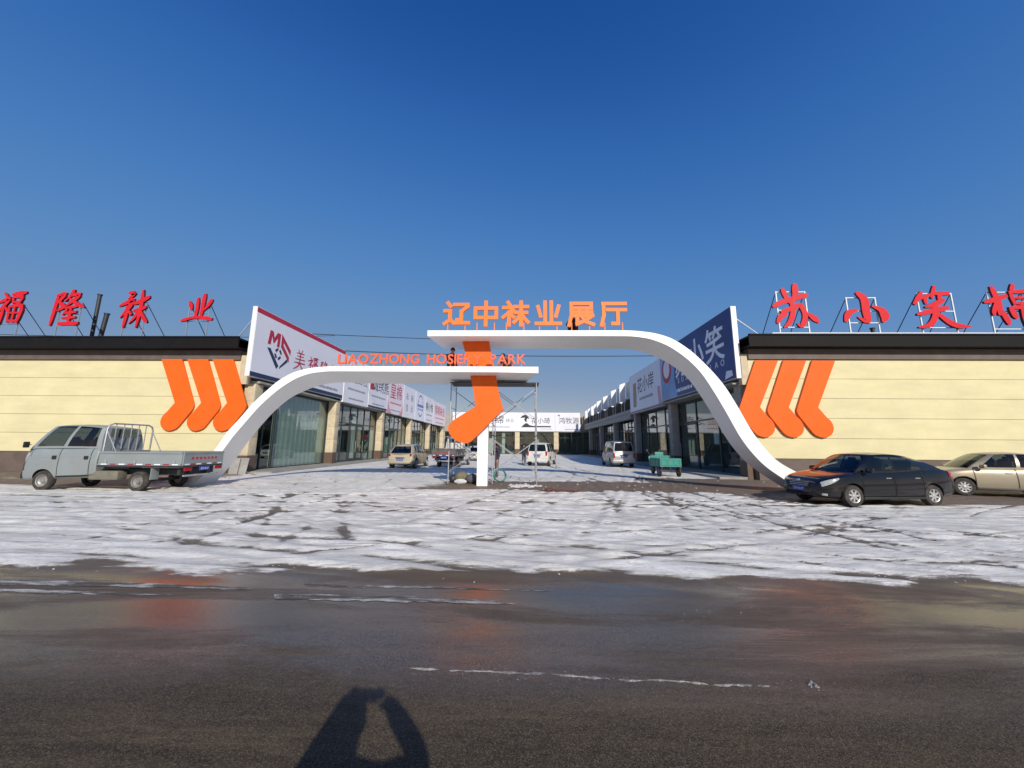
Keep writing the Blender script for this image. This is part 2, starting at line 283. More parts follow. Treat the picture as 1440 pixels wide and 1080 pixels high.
# ------------------------------------------------------------------ ground, road, snowy lot
def ground_nodes(name, kind):
    m = bpy.data.materials.new(name); m.use_nodes = True
    n = m.node_tree.nodes; l = m.node_tree.links; b = n['Principled BSDF']
    geo = n.new('ShaderNodeNewGeometry')
    def noise(scale, detail=6, rough=.6, st=(1,1,1), dist=0.0):
        mp = n.new('ShaderNodeMapping'); mp.inputs['Scale'].default_value = st; l.new(geo.outputs['Position'], mp.inputs[0])
        t = n.new('ShaderNodeTexNoise'); t.inputs['Scale'].default_value = scale; t.inputs['Detail'].default_value = detail; t.inputs['Roughness'].default_value = rough; t.inputs['Distortion'].default_value = dist
        l.new(mp.outputs[0], t.inputs['Vector']); return t.outputs['Fac']
    def math_(op, a, c=None, d=None):
        k = n.new('ShaderNodeMath'); k.operation = op
        for i, q in enumerate((a, c, d)):
            if q is None: continue
            if isinstance(q, (int, float)): k.inputs[i].default_value = q
            else: l.new(q, k.inputs[i])
        return k.outputs[0]
    def rng(a, i0, i1, o0=0, o1=1, smooth=True):
        k = n.new('ShaderNodeMapRange'); k.interpolation_type = 'SMOOTHSTEP' if smooth else 'LINEAR'
        l.new(a, k.inputs[0]); k.inputs[1].default_value = i0; k.inputs[2].default_value = i1; k.inputs[3].default_value = o0; k.inputs[4].default_value = o1; return k.outputs[0]
    def mix(f, a, c):
        k = n.new('ShaderNodeMix'); k.data_type = 'RGBA'
        if isinstance(f, (int, float)): k.inputs[0].default_value = f
        else: l.new(f, k.inputs[0])
        for i, q in ((6, a), (7, c)):
            if isinstance(q, tuple): k.inputs[i].default_value = (*q, 1)
            else: l.new(q, k.inputs[i])
        return k.outputs[2]
    def attr(s):
        k = n.new('ShaderNodeAttribute'); k.attribute_name = s; return k.outputs['Fac']
    def blob(cx, cy, rx, ry, soft=0.6, amp=.55, sc=1.4):
        sx = n.new('ShaderNodeSeparateXYZ'); l.new(geo.outputs['Position'], sx.inputs[0])
        dx = math_('MULTIPLY', math_('SUBTRACT', sx.outputs[0], cx), 1/rx); dy = math_('MULTIPLY', math_('SUBTRACT', sx.outputs[1], cy), 1/ry)
        r = math_('SQRT', math_('ADD', math_('MULTIPLY', dx, dx), math_('MULTIPLY', dy, dy)))
        r = math_('ADD', r, math_('MULTIPLY', math_('SUBTRACT', noise(sc, 7, .7, (.5, 1.2, 1)), .5), amp*3))
        return rng(r, 1.0, soft*.5, 0, 1)
    def asphalt():
        big = noise(.35, 6, .65, (.35, 1.3, 1)); grit = noise(120, 4, .7); strk = noise(1.6, 8, .7, (.16, 1.8, 1), .3)
        base = mix(rng(big, .3, .7), (.034, .0265, .018), (.080, .059, .037)); base = mix(rng(strk, .45, .72, 0, .65), base, (.14, .102, .062)); base = mix(rng(noise(14, 6, .75, (.4, 1.3, 1)), .46, .7, 0, .55), base, (.018, .015, .012)); base = mix(rng(grit, .46, .68, 0, .75), base, (.21, .168, .12)); base = mix(rng(noise(75, 3, .6), .56, .70, 0, .8), base, (.010, .009, .008))
        sx0 = n.new('ShaderNodeSeparateXYZ'); l.new(geo.outputs['Position'], sx0.inputs[0])
        edge = rng(math_('ADD', sx0.outputs[1], math_('MULTIPLY', math_('SUBTRACT', strk, .5), 1.2)), 3.3, 4.9); base = mix(math_('MULTIPLY', edge, .6), base, (.12, .09, .058))
        for (cx, cy, rx, ry, col, am) in ((-6.4, 3.7, 2.4, .6, (.15, .12, .07), .5), (5.6, 4.2, 2.4, .4, (.20, .17, .10), .55), (2.9, 3.5, 1.8, .45, (.12, .085, .055), .5), (-3.4, 3.5, 1.6, .35, (.11, .08, .05), .5)):
            base = mix(math_('MULTIPLY', blob(cx, cy, rx, ry), am), base, col)
        # ice and salt residue in streaks that run with the traffic
        salt = math_('MULTIPLY', rng(noise(1.4, 9, .72, (.10, 2.6, 1), .2), .60, .78), rng(grit, .40, .62)); base = mix(math_('MULTIPLY', salt, .5), base, (.42, .41, .39))
        wy = math_('MULTIPLY', rng(sx0.outputs[1], 2.4, 3.5), rng(sx0.outputs[1], 5.6, 4.6)); wn_ = rng(noise(.7, 8, .68, (.28, 1.5, 1), .4), .36, .60)
        wet = math_('MULTIPLY', math_('ADD', math_('MULTIPLY', wy, .75), .12), math_('ADD', math_('MULTIPLY', wn_, .75), .25))
        h = math_('ADD', math_('MULTIPLY', grit, .8), math_('MULTIPLY', noise(25, 5, .6), .8))
        return base, wet, h
    if kind == 'lot':
        cov = attr('cov'); earth = attr('earth'); thin = attr('thin')
        n1 = noise(1.1, 9, .68, (.55, 1.3, 1), .6); n2 = noise(7, 8, .72, (.35, 1.6, 1), .4); n3 = noise(60, 3, .6)
        a = math_('ADD', cov, math_('MULTIPLY', math_('SUBTRACT', n1, .5), 1.15)); a = math_('ADD', a, math_('MULTIPLY', math_('SUBTRACT', n2, .5), .95)); a = math_('ADD', a, math_('MULTIPLY', math_('SUBTRACT', n3, .5), .22))
        f = rng(a, .20, .46)
        grit = noise(30, 5, .7); big = noise(.5, 4, .6)
        asph = mix(big, (.085, .072, .06), (.14, .12, .10)); asph = mix(rng(grit, .35, .7), asph, (.20, .175, .15)); py_ = n.new('ShaderNodeSeparateXYZ'); l.new(geo.outputs['Position'], py_.inputs[0]); rbase, wet, hr = asphalt(); front = rng(py_.outputs[1], 6.0, 4.8); asph = mix(front, asph, rbase)
        red = mix(rng(noise(3, 6, .7), .4, .62), (.16, .118, .078), (.23, .145, .095))
        base = mix(earth, asph, red)
        snow = mix(rng(noise(2.2, 8, .7, (.6, 1.2, 1)), .38, .66), (.72, .70, .65), (.94, .915, .85)); snow = mix(rng(noise(3.0, 9, .75, (.22, 2.4, 1), .4), .46, .66, 0, .6), snow, (.46, .43, .39)); snow = mix(rng(noise(4.5, 7, .72, (.13, 2.2, 1), .5), .545, .62, 0, .8), snow, (.30, .275, .24)); snow = mix(rng(noise(1.0, 6, .7, (.4, 1.3, 1), .6), .52, .64, 0, .6), snow, (.38, .35, .31)); snow = mix(rng(noise(26, 5, .7, (.5, 1.3, 1)), .48, .70, 0, .6), snow, (.34, .32, .29))
        slush = mix(rng(n2, .35, .65), (.50, .48, .44), (.68, .66, .61))
        snow = mix(thin, snow, slush)
        l.new(mix(f, base, snow), b.inputs['Base Color'])
        # the bare strip along the road is the same wet asphalt as the road itself
        bare = math_('MULTIPLY', front, math_('SUBTRACT', 1.0, f)); wetf = math_('MULTIPLY', wet, bare)
        rough = math_('ADD', math_('MULTIPLY', rng(noise(4, 4), .3, .7, .5, .85), math_('SUBTRACT', 1.0, bare)), math_('MULTIPLY', rng(wet, 0, .8, .62, .12), bare)); l.new(rough, b.inputs['Roughness']); l.new(rng(wetf, 0, .7, .2, .85), b.inputs['Specular IOR Level'])
        hs_ = math_('ADD', math_('MULTIPLY', f, .7), math_('ADD', math_('MULTIPLY', n2, .6), math_('MULTIPLY', noise(35, 6, .7, (.7, 1, 1)), .35)))
        h = math_('ADD', math_('MULTIPLY', hs_, math_('SUBTRACT', 1.0, math_('MULTIPLY', bare, .8))), math_('MULTIPLY', hr, math_('MULTIPLY', bare, .25)))
        bp = n.new('ShaderNodeBump'); l.new(rng(wetf, 0, .6, .75, .14), bp.inputs['Strength']); bp.inputs['Distance'].default_value = .03; l.new(h, bp.inputs['Height']); l.new(bp.outputs[0], b.inputs['Normal'])
    elif kind == 'road':
        base, wet, h = asphalt(); l.new(base, b.inputs['Base Color'])
        l.new(rng(wet, 0, .8, .62, .12), b.inputs['Roughness']); l.new(rng(wet, 0, .7, .12, .85), b.inputs['Specular IOR Level'])
        bp = n.new('ShaderNodeBump'); l.new(rng(wet, 0, .8, .8, .14), bp.inputs['Strength']); bp.inputs['Distance'].default_value = .012; l.new(h, bp.inputs['Height']); l.new(bp.outputs[0], b.inputs['Normal'])
    elif kind == 'paint':
        f = math_('ADD', math_('MULTIPLY', noise(6, 8, .72, (.25, 1.6, 1)), .8), math_('MULTIPLY', noise(90, 4), .3)); f = rng(f, .50, .66, 0, .8)
        l.new(mix(f, (.075, .063, .05), (.60, .59, .56)), b.inputs['Base Color']); b.inputs['Roughness'].default_value = .6
    return m

tag(MB().add([(-1500,-1500,-.06),(1500,-1500,-.06),(1500,1500,-.06),(-1500,1500,-.06)], [(0,1,2,3)]).build('ground', mat('far_ground', (.28, .26, .23), .9, var=.3, scale=.2)), kind='structure')
tag(MB().add([(-160,-14,-.012),(160,-14,-.012),(160,6.5,-.012),(-160,6.5,-.012)], [(0,1,2,3)]).build('road', ground_nodes('wet_asphalt', 'road')), kind='structure')

# the snowy lot and courtyard: one sheet with real ruts, finer near the camera
def tracks():
    T = []; rng_ = random.Random(11)
    def arc(x0, y0, ang, length, curv):
        pts = []; a = ang; x, y = x0, y0
        for i in range(int(length/0.6)+1):
            pts.append((x, y)); x += .6*math.cos(a); y += .6*math.sin(a); a += curv*.6
        return pts
    for k in range(13):                                   # sweeping in from the road
        x0 = rng_.uniform(-20, 20); s = rng_.choice((-1, 1)); a = R(rng_.uniform(4, 20)) if s > 0 else math.pi-R(rng_.uniform(4, 20))
        T.append((arc(x0, rng_.uniform(4.6, 6.0), a, rng_.uniform(14, 26), s*rng_.uniform(.0, .05)), rng_.uniform(.15, .5)))
    for k in range(16):                                   # along the front of the parked vehicles
        T.append((arc(rng_.uniform(-26, 8), rng_.uniform(6.2, 13), R(rng_.uniform(-5, 5)), rng_.uniform(8, 26), rng_.uniform(-.015, .015)), rng_.uniform(.2, .6)))
    for k in range(18):                                   # into the courtyard
        T.append((arc(rng_.uniform(-7, 9), rng_.uniform(6, 9), R(rng_.uniform(55, 125)), rng_.uniform(20, 50), rng_.uniform(-.02, .02)), rng_.uniform(.2, .45)))
    for k in range(64):                                   # single tyre lines, criss-cross
        s = rng_.choice((-1, 1)); a = R(rng_.uniform(2, 34))*s
        T.append((arc(rng_.uniform(-22, 16), rng_.uniform(5.6, 12.5), a, rng_.uniform(4, 15), rng_.uniform(-.06, .06)), rng_.uniform(.45, 1.0), .034))
    return T
TR = tracks()
def lot_fields(X, Y):
    warp = (vnoise(X*.5, Y*.5, 3)-.5)*1.2
    cov = .88 + (vnoise(X*.12, Y*.25, 5, 3)-.5)*.35
    earth = np.zeros_like(X); h = (vnoise(X*1.5, Y*2.2, 9, 4)-.5)*.022; thin = np.clip((vnoise(X*.25, Y*.6, 21, 4)-.45)*3, 0, 1)*.8
    def sm(a, lo, hi): t = np.clip((a-lo)/(hi-lo), 0, 1); return t*t*(3-2*t)
    fr = sm(Y+warp*.5+(vnoise(X*.9, Y*3, 31)-.5)*.9, 4.5, 5.45); cov = cov*fr-(1-fr)*.5; h *= fr
    # bare earth and crushed brick along the gate line and round the parked cars
    g = sm(Y+warp, 13.4, 14.5)*(1-sm(Y+warp, 16.6, 18.2))*sm(X+warp*2, -5.5, -2.0)*(1-sm(X, 24, 30)); cov -= .95*g; earth = np.maximum(earth, g*.7)
    g = sm(X+warp*1.5-(14-Y)*.3, 6.2, 8.4)*sm(Y+warp, 11.0, 12.2)*(1-sm(Y, 19.5, 20.5)); cov -= 1.0*g; earth = np.maximum(earth, g*.35)
    g = (1-sm(X-warp, -15.5, -13.0))*sm(Y+warp, 13.2, 14.6)*(1-sm(Y, 30, 40)); cov -= .75*g; earth = np.maximum(earth, g*.35)
    g = np.exp(-(((X-1.4)/.9)**2+((Y-13.9)/.35)**2)); earth = np.maximum(earth, g*1.4); cov -= g*.8
    for tr in TR:
        pts, w = tr[:2]; tw = tr[2] if len(tr) > 2 else .10
        p = np.array(pts); d = np.full(X.shape, 1e9)
        for side in ((-.72, .72) if len(tr) == 2 else (0.0,)):
            for i in range(len(p)-1):
                ax, ay = p[i]; bx, by = p[i+1]; dx, dy = bx-ax, by-ay; L = math.hypot(dx, dy); nx, ny = -dy/L*side, dx/L*side
                ax += nx; ay += ny
                m = (X > ax-1.5) & (X < ax+1.5) & (Y > ay-1.5) & (Y < ay+1.5)
                if not m.any(): continue
                t = np.clip(((X[m]-ax)*dx+(Y[m]-ay)*dy)/(L*L), 0, 1); q = np.hypot(X[m]-ax-t*dx, Y[m]-ay-t*dy); d[m] = np.minimum(d[m], q)
        k = np.exp(-(d/tw)**2); cov -= w*k*(.22+1.05*vnoise(X*.8, Y*.8, 77, 3)); thin = np.maximum(thin, k*.7); h -= .012*k; h += .009*np.exp(-((d-.22)/.07)**2)
    h = h*np.clip((30-Y)/10, .2, 1); h = h+.016*sm(cov, .15, .5); fe = sm(Y, 4.5, 5.2); return cov, earth, thin, h*fe-.0115*(1-fe)
xs = np.concatenate([np.arange(-70, -28, 1.0), np.arange(-28, -14, .12), np.arange(-14, 14, .05), np.arange(14, 28, .12), np.arange(28, 71, 1.0)])
ys = np.concatenate([np.arange(4.5, 13, .06), np.arange(13, 22, .12), np.arange(22, 48, .25), np.arange(48, 72, .6)])
XX, YY = np.meshgrid(xs, ys, indexing='ij')
cov, earth, thin, hh = lot_fields(XX, YY); hh = np.clip(hh, -.0116, .05)
nx, ny = XX.shape; me = bpy.data.meshes.new('lot')
V = np.stack([XX, YY, hh], -1).reshape(-1, 3); ii, jj = np.meshgrid(np.arange(nx-1), np.arange(ny-1), indexing='ij'); a = (ii*ny+jj).ravel()
F = np.stack([a, a+ny, a+ny+1, a+1], -1)
me.vertices.add(len(V)); me.vertices.foreach_set('co', V.ravel()); me.loops.add(F.size); me.loops.foreach_set('vertex_index', F.ravel().astype(np.int32)); me.polygons.add(len(F)); me.polygons.foreach_set('loop_start', (np.arange(len(F))*4).astype(np.int32)); me.polygons.foreach_set('loop_total', np.full(len(F), 4, np.int32)); me.polygons.foreach_set('use_smooth', np.ones(len(F), bool)); me.update(calc_edges=True); me.validate()
for nm, ar in (('cov', cov), ('earth', earth), ('thin', thin)):
    at = me.attributes.new(nm, 'FLOAT', 'POINT'); at.data.foreach_set('value', ar.ravel().astype(np.float32))
me.materials.append(ground_nodes('trampled_snow', 'lot'))
tag(link('forecourt_pavement', me), kind='structure')

# worn edge marking of the road: two dashes with ragged ends
pm = ground_nodes('worn_road_paint', 'paint')
for x0, x1, y0, y1 in ((-7.9, -3.15, 4.47, 4.62), (-7.9, -3.6, 4.26, 4.36), (-2.75, -.15, 4.22, 4.36), (-2.6, .3, 4.60, 4.66)):
    n_ = 40; top = [(lerp(x0, x1, i/n_), y1+random.uniform(-.02, .02)-.10*(i/n_)**4) for i in range(n_+1)]; bot = [(lerp(x0, x1, i/n_)+.1, y0+random.uniform(-.02, .02)) for i in range(n_+1)]
    tag(MB().add([(u, v, -.008) for u, v in top]+[(u, v, -.008) for u, v in bot], [(i, i+1, n_+2+i, n_+1+i) for i in range(n_)]).build('road_marking', pm), kind='structure')
def lumps(name, pts, m, label=None, cat=None, kind=None, parent=None):
    mb = MB()
    for x, y, z, r in pts:
        rr = [random.uniform(.7, 1.25) for _ in range(12)]
        vs = []; k = 0
        for a, (rad, hz) in enumerate(((1, -.1), (.8, .45), (.3, .8))):
            for j in range(7):
                q = 2*math.pi*j/7+a*.3; vs.append((x+r*rad*rr[(j+a*3)%12]*math.cos(q), y+r*rad*rr[(j+a*3)%12]*math.sin(q), z+r*hz*rr[(j*2+a)%12]*.8))
        vs.append((x, y, z+r*.75)); fs = [(a*7+j, a*7+(j+1)%7, a*7+7+(j+1)%7, a*7+7+j) for a in range(2) for j in range(7)]+[(14+j, 14+(j+1)%7, 21) for j in range(7)]
        mb.add(vs, fs)
    o = mb.build(name, m, parent, smooth=60); tag(o, label, cat, None, kind); return o
# ridge of frozen slush left by tyres on the wet road
rb_ = MB(); N_ = 150; prev = None
hgt = vnoise(np.linspace(0, 30, N_+1), np.zeros(N_+1), 5, 4); wdt = vnoise(np.linspace(0, 45, N_+1), np.ones(N_+1)*3, 6, 4); wob = vnoise(np.linspace(0, 8, N_+1), np.ones(N_+1)*7, 8, 4)
for i in range(N_):
    q = []
    for k in (i, i+1):
        t = k/N_; x = lerp(-.85, 1.75, t); yc = 3.07-.12*t+(wob[k]-.5)*.06; w = max(0, (wdt[k]-.27)*.042); hz = max(0, (hgt[k]-.30)*.022)*(1 if w > 0 else 0)
        q.append([(x, yc-w, -.0125), (x, yc-w*.3, -.0125+hz), (x, yc+w*.4, -.0125+hz*.8), (x, yc+w, -.0125)])
    vs = q[0]+q[1]; rb_.add(vs, [(a, a+1, a+5, a+4) for a in range(3)])
dirtyice = mat('dirty_ice', (.30, .28, .26), .5, var=.4, scale=30, bump=.5, bscale=60, dirt=(.07, .06, .05), dirt_amt=.9)
tag(rb_.build('slush_ridge', dirtyice, smooth=True), 'ragged line of frozen slush lying along the wet road', kind='stuff')
rp = [(2.05+random.gauss(0, .025), 2.98+random.gauss(0, .02), -.012, random.uniform(.008, .02)) for _ in range(9)] + [(lerp(-.8, 2.3, random.random()), 3.0+random.gauss(0, .04), -.014, random.uniform(.002, .006)) for _ in range(170)]
rp += [(lerp(1.5, 2.9, random.random())+random.gauss(0, .1), 4.3-.4*random.random(), -.012, random.uniform(.003, .014)) for _ in range(14)]
lumps('slush_crumbs', rp, dirtyice, 'crumbs of frozen slush on the wet road', kind='stuff')
rp = []
for i in range(420):
    x = random.uniform(-8, 9); rp.append((x, 5.45+random.gauss(0, .25)+.05*math.sin(x*2), -.006, random.uniform(.003, .012)))
lumps('snow_crumbs', rp, M['snowm'], 'crumbs of old snow along the road edge', kind='stuff')
# ------------------------------------------------------------------ buildings
YL, YR, YB = 20.0, 19.5, 68.0                     # front faces of the left and right halls, face of the back row
Z0, Z1, Z2, Z3 = 1.08, 6.25, 6.82, 7.45           # cladding bottom / top, fascia top, eave top
def wallX(x0, sl, y): return x0+sl*(y-19.5)

def front_facade(b, x0, x1, y, sgn):
    """cream cladding strips, brown base and fascia, dark eave. sgn: +1 wall's shop corner is at x1"""
    MB().box(x0, x1, y+.06, y+.30, 0, Z2).build('wall', M['groove'], b)
    MB().box(x0, x1, y-.05, y+.06, -.03, Z0-.012).build('base_band', M['brown'], b)
    MB().box(x0, x1, y-.10, y+.06, Z1+.012, Z2).build('fascia', M['brown'], b)
    h = (Z1-Z0)/5
    me = MB().box(x0, x1, y, y+.06, 0, h-.016).mesh('panel', M['cream'], bevel=.004)
    for k in range(5): link('panel', me, b, (0, 0, Z0+k*h+.011))
    ev = MB().box(x0-.2, x1+.2, y-.55, y+2.0, Z2+.003, Z2+.10).box(x0-.2, x1+.2, y-.62, y-.55, Z2+.003, Z3).box(x0-.2, x1+.2, y-.55, y+2, Z3-.12, Z3-.03)
    ev.tube([(x0-.2, y-.60, Z3), (x1+.2, y-.60, Z3)], .06, 8); ev.build('eave', M['eave'], b)

def pillar(b, x, y, stonem, w=.62, zt=5.0, out=1):
    p = MB().box(x-w/2+.01, x+w/2-.01, y-w/2+.01, y+w/2-.01, 0, zt).build('pillar', M['groove'], b)
    MB().box(x-w/2-.02, x+w/2+.02, y-w/2-.02, y+w/2+.02, -.02, .93).build('plinth', M['plinth'], p)
    z = .945
    for hgt in (1.02, 1.0, 1.0, 1.0):
        rbox('stone_block', (w, w, hgt-.015), (x, y, z+hgt/2), stonem, p, .006); z += hgt

def shopfront(b, axis, pos, a0, a1, zt, inward, door_at=None, rows=(3.42,), npan=5, sheet=None):
    """glazing between two pillars. axis 'y': runs along y at x=pos; axis 'x': runs along x at y=pos. inward: sign of the inside direction"""
    def bx(mb, s0, s1, d0, d1, z0, z1):
        d0, d1 = sorted((pos+d0*inward, pos+d1*inward))
        return mb.box(d0, d1, s0, s1, z0, z1) if axis == 'y' else mb.box(s0, s1, d0, d1, z0, z1)
    f = MB(); w = (a1-a0)/npan; t = .035
    for i in range(npan+1): bx(f, max(a0, a0+i*w-t), min(a1, a0+i*w+t), -.05, .07, .12, zt)
    bx(f, a0, a1, -.06, .08, .0, .115); bx(f, a0, a1, -.055, .075, zt-.10, zt+.001)
    for r in rows: bx(f, a0, a1, -.045, .065, r-.045, r+.045)
    win = f.build('window', M['frame'], b)
    zs = [.12]+list(rows)+[zt-.1]
    for i in range(npan):
        for j in range(len(zs)-1):
            g = MB(); bx(g, a0+i*w+t, a0+(i+1)*w-t, .0, .012, zs[j]+.03, zs[j+1]-.03); g.build('pane', M['glass'], win)
    if door_at is not None:
        for i in door_at:
            d = MB(); s0 = a0+i*w+.06; s1 = a0+(i+1)*w-.06
            for (p, q) in ((s0, s0+.08), (s1-.08, s1)): bx(d, p, q, -.075, -.052, .14, rows[0]-.06)
            bx(d, s0+.08, s1-.08, -.075, -.052, rows[0]-.2, rows[0]-.06); bx(d, s0+.08, s1-.08, -.075, -.052, .14, .34)
            do = d.build('door', M['frame'], b); hd = MB(); bx(hd, s1-.2, s1-.17, -.14, -.11, .9, 1.9); bx(hd, s1-.2, s1-.17, -.11, -.07, .95, .99); bx(hd, s1-.2, s1-.17, -.11, -.07, 1.80, 1.84); hd.build('handle', M['steel'], do)
    if sheet:
        for (u0, u1, z0, z1, mk) in sheet:
            mb = MB(); N = 24
            for i in range(N):
                s0 = lerp(a0, a1, lerp(u0, u1, i/N)); s1 = lerp(a0, a1, lerp(u0, u1, (i+1)/N)); k = .03 if i % 2 else 0
                bx(mb, s0, s1, .16+k, .18+k, z0, z1)
            mb.build('curtain', M[mk], b)

# --- left hall: front facade and the shop row that runs into the courtyard
bl = thing('exhibition_hall', 'long cream clad hall on the left with red roof characters and sunlit shopfronts', 'building', (-16, YL, 0)); bl.location = (0, 0, 0)
front_facade(bl, -75, -15.95, YL, 1)
LX = lambda y: wallX(-15.75, .02, y)
pl = [20.6, 29.5, 39.0, 48.5, 57.6, 66.9]
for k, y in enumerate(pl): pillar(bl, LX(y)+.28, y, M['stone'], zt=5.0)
shts = [[(.22, .97, .14, 4.85, 'blind')], [(.0, .18, .14, 3.3, 'curtain'), (.42, .56, .14, 4.8, 'curtain'), (.9, 1, .14, 3.3, 'curtain')], [(.05, .2, .14, 4.8, 'curtain'), (.5, .62, .14, 3.3, 'curtain')], [(.3, .6, .14, 4.8, 'curtain')], [(.1, .5, .14, 3.3, 'blind')]]
for k in range(5):
    y0, y1 = pl[k]+.32, pl[k+1]-.32; xm = LX((y0+y1)/2)
    if k == 0:
        shopfront(bl, 'y', xm, y0, y0+2.0, 4.98, -1, npan=2, rows=(3.9,)); shopfront(bl, 'y', xm+.001, y0+2.07, y1, 4.98, -1, npan=1, rows=(), sheet=[(.0, 1.0, .14, 4.85, 'blind')])
    else: shopfront(bl, 'y', xm, y0, y1, 4.98, -1, npan=6, door_at=(2, 3), sheet=shts[k])
    MB().box(xm-5.0, xm-.4, y0-.3, y1+.3, -.02, .05).build('interior_floor', M['intfloor'], bl)
    MB().box(xm-5.1, xm-5.0, y0-.3, y1+.3, 0, 5).build('interior_wall', M['interior'], bl)
    MB().box(xm-5.0, xm-.3, y1+.25, y1+.35, 0, 5).build('interior_wall', M['interior'], bl)
MB().box(-21.5, -14.95, 20.35, 67.6, 5.0, 5.12).build('canopy', M['concrete'], bl)
MB().box(-75, -15.3, 20.35, 67.6, 6.9, 7.05).build('roof', M['eave'], bl)
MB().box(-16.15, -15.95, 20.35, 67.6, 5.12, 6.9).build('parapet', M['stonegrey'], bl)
MB().box(-75, -20.9, 67.4, 67.6, 0, 6.9).build('wall', M['brown'], bl)
MB().box(-15.95, -15.5, YL+.0, YL+.30, 4.9, Z1+.3).build('corner_trim', M['stone'], bl)
kb = MB().box(-15.95, -13.6, 20.2, 67.5, -.03, .10).build('pavement', M['concrete']); tag(kb, kind='structure')

# --- right hall
br = thing('exhibition_hall', 'long cream clad hall on the right with shaded shopfronts and blue end sign', 'building')
front_facade(br, 12.02, 75, YR, -1)
RX = 12.25
pr = [20.1, 29.4, 38.6, 47.5, 56.0, 64.8]
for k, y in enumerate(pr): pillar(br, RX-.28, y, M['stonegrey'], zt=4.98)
for k in range(5):
    y0, y1 = pr[k]+.32, pr[k+1]-.32
    shopfront(br, 'y', RX, y0, y1, 4.95, 1, npan=(3, 4, 6, 5, 5)[k], door_at=((2,), (0,), (2, 3), (2,), (2,))[k], sheet=[None, [(.35, .42, .14, 3.3, 'curtain'), (.48, .55, .14, 3.3, 'curtain')], None, [(.2, .4, .14, 4.8, 'curtain')], None][k])
    MB().box(RX+.4, RX+5, y0-.3, y1+.3, -.02, .05).build('interior_floor', M['intfloor'], br)
    MB().box(RX+5, RX+5.1, y0-.3, y1+.3, 0, 5).build('interior_wall', M['interior'], br)
    MB().box(RX+.3, RX+5, y1+.25, y1+.35, 0, 5).build('interior_wall', M['interior'], br)
MB().box(11.30, 18, 19.85, 67.6, 4.97, 5.09).build('canopy', M['concrete'], br)
MB().box(12.05, 75, 19.85, 67.6, 6.9, 7.05).build('roof', M['eave'], br)
MB().box(12.05, 12.20, 19.85, 39, 5.09, 6.9).build('parapet', M['stonegrey'], br)
MB().box(11.35, 11.75, 39.0, 67.5, 4.45, 5.45).build('lintel', M['stonegrey'], br)
MB().box(11.9, 12.0, 39.0, 67.5, 5.45, 6.9).build('parapet', M['eave'], br)  # near-black sheet, its colour standing in for shade inside the openings below the fins
MB().box(17.4, 75, 67.4, 67.6, 0, 6.9).build('wall', M['brown'], br)
MB().box(11.62, 12.02, YR+.0, YR+.30, 4.9, Z1+.3).build('corner_trim', M['stone'], br)
kb = MB().box(10.2, 12.5, 19.8, 67.5, -.03, .12).build('pavement', M['concrete']); tag(kb, kind='structure')

# --- back row closing the courtyard
bb = thing('shop_row', 'low row of glass shopfronts closing the far end of the courtyard', 'building')
MB().box(-21, 18, YB+.25, YB+.45, 4.05, 7.3).build('parapet', M['stonegrey'], bb); MB().box(-21, 18, YB+6, YB+6.2, 0, 7).build('interior_wall', M['interior'], bb)
MB().box(-21, 18, YB+.2, YB+6, -.02, .05).build('interior_floor', M['intfloor'], bb); MB().box(-21, 18, YB-.3, YB+6, 4.02, 4.12).build('canopy', M['concrete'], bb)
pb = [-14.6, -7.7, -.85, 6.2, 13.0]
for x in pb: pillar(bb, x, YB+.05, M['stone'], w=.85, zt=4.02)
for o in bb.children:
    if o.name.startswith('pillar'):
        for c in o.children:
            if c.name.startswith('stone_block') and c.location.z > 3.9: c.scale.z = .1; c.location.z = 3.97
for k in range(4): shopfront(bb, 'x', YB, pb[k]+.45, pb[k+1]-.45, 4.0, 1, npan=5, rows=(3.0,), door_at=(2,), sheet=[None, [(.1, .35, .14, 2.9, 'curtain'), (.6, .7, .14, 3.9, 'curtain')], [(.5, .6, .14, 2.9, 'curtain')], None][k])
# notices and a red banner behind the glass, a display shelf or two
for (y, z, w, h, mk) in ((31.2, 1.9, .5, .7, 'whiteink'), (36.6, 2.3, .9, .5, 'redink'), (42.2, 2.0, .6, .8, 'whiteink'), (52.2, 3.1, 2.6, .8, 'redink'), (61.0, 2.2, .8, .6, 'redink')):
    x = LX(y)-.10; MB().box(x-.012, x, y-w/2, y+w/2, z-h/2, z+h/2).build('notice', M[mk], bl)
for (y, z, w, h, mk) in ((24.0, 2.2, .6, .8, 'whiteink'), (33.0, 2.0, .5, .7, 'redink'), (43.0, 2.4, 1.2, .5, 'redink'), (51.0, 2.0, .6, .8, 'whiteink')):
    MB().box(RX+.10, RX+.112, y-w/2, y+w/2, z-h/2, z+h/2).build('notice', M[mk], br)
for (b, x0, ys_) in ((bl, -18.6, (33, 43.5, 52, 62)), (br, 15.2, (23.5, 34, 44, 53))):
    for y in ys_:
        sh_ = MB()
        for z in (.5, 1.1, 1.7, 2.3): sh_.box(x0-.25, x0+.25, y-1.4, y+1.4, z-.02, z+.02)
        for q in (-1.42, 0, 1.42): sh_.box(x0-.25, x0+.25, y+q-.02, y+q+.02, .05, 2.4)
        d = sh_.build('display_shelf', M['whitesteel'], b)
        for k in range(14): MB().box(x0-.2, x0+.2, y-1.3+.09+(k % 7)*.38, y-1.3+.33+(k % 7)*.38, (.525 if k < 7 else 1.725), (.525 if k < 7 else 1.725)+random.uniform(.2, .4)).build('carton', M[random.choice(('wood', 'redink', 'whiteink', 'blueink', 'tan'))], d)
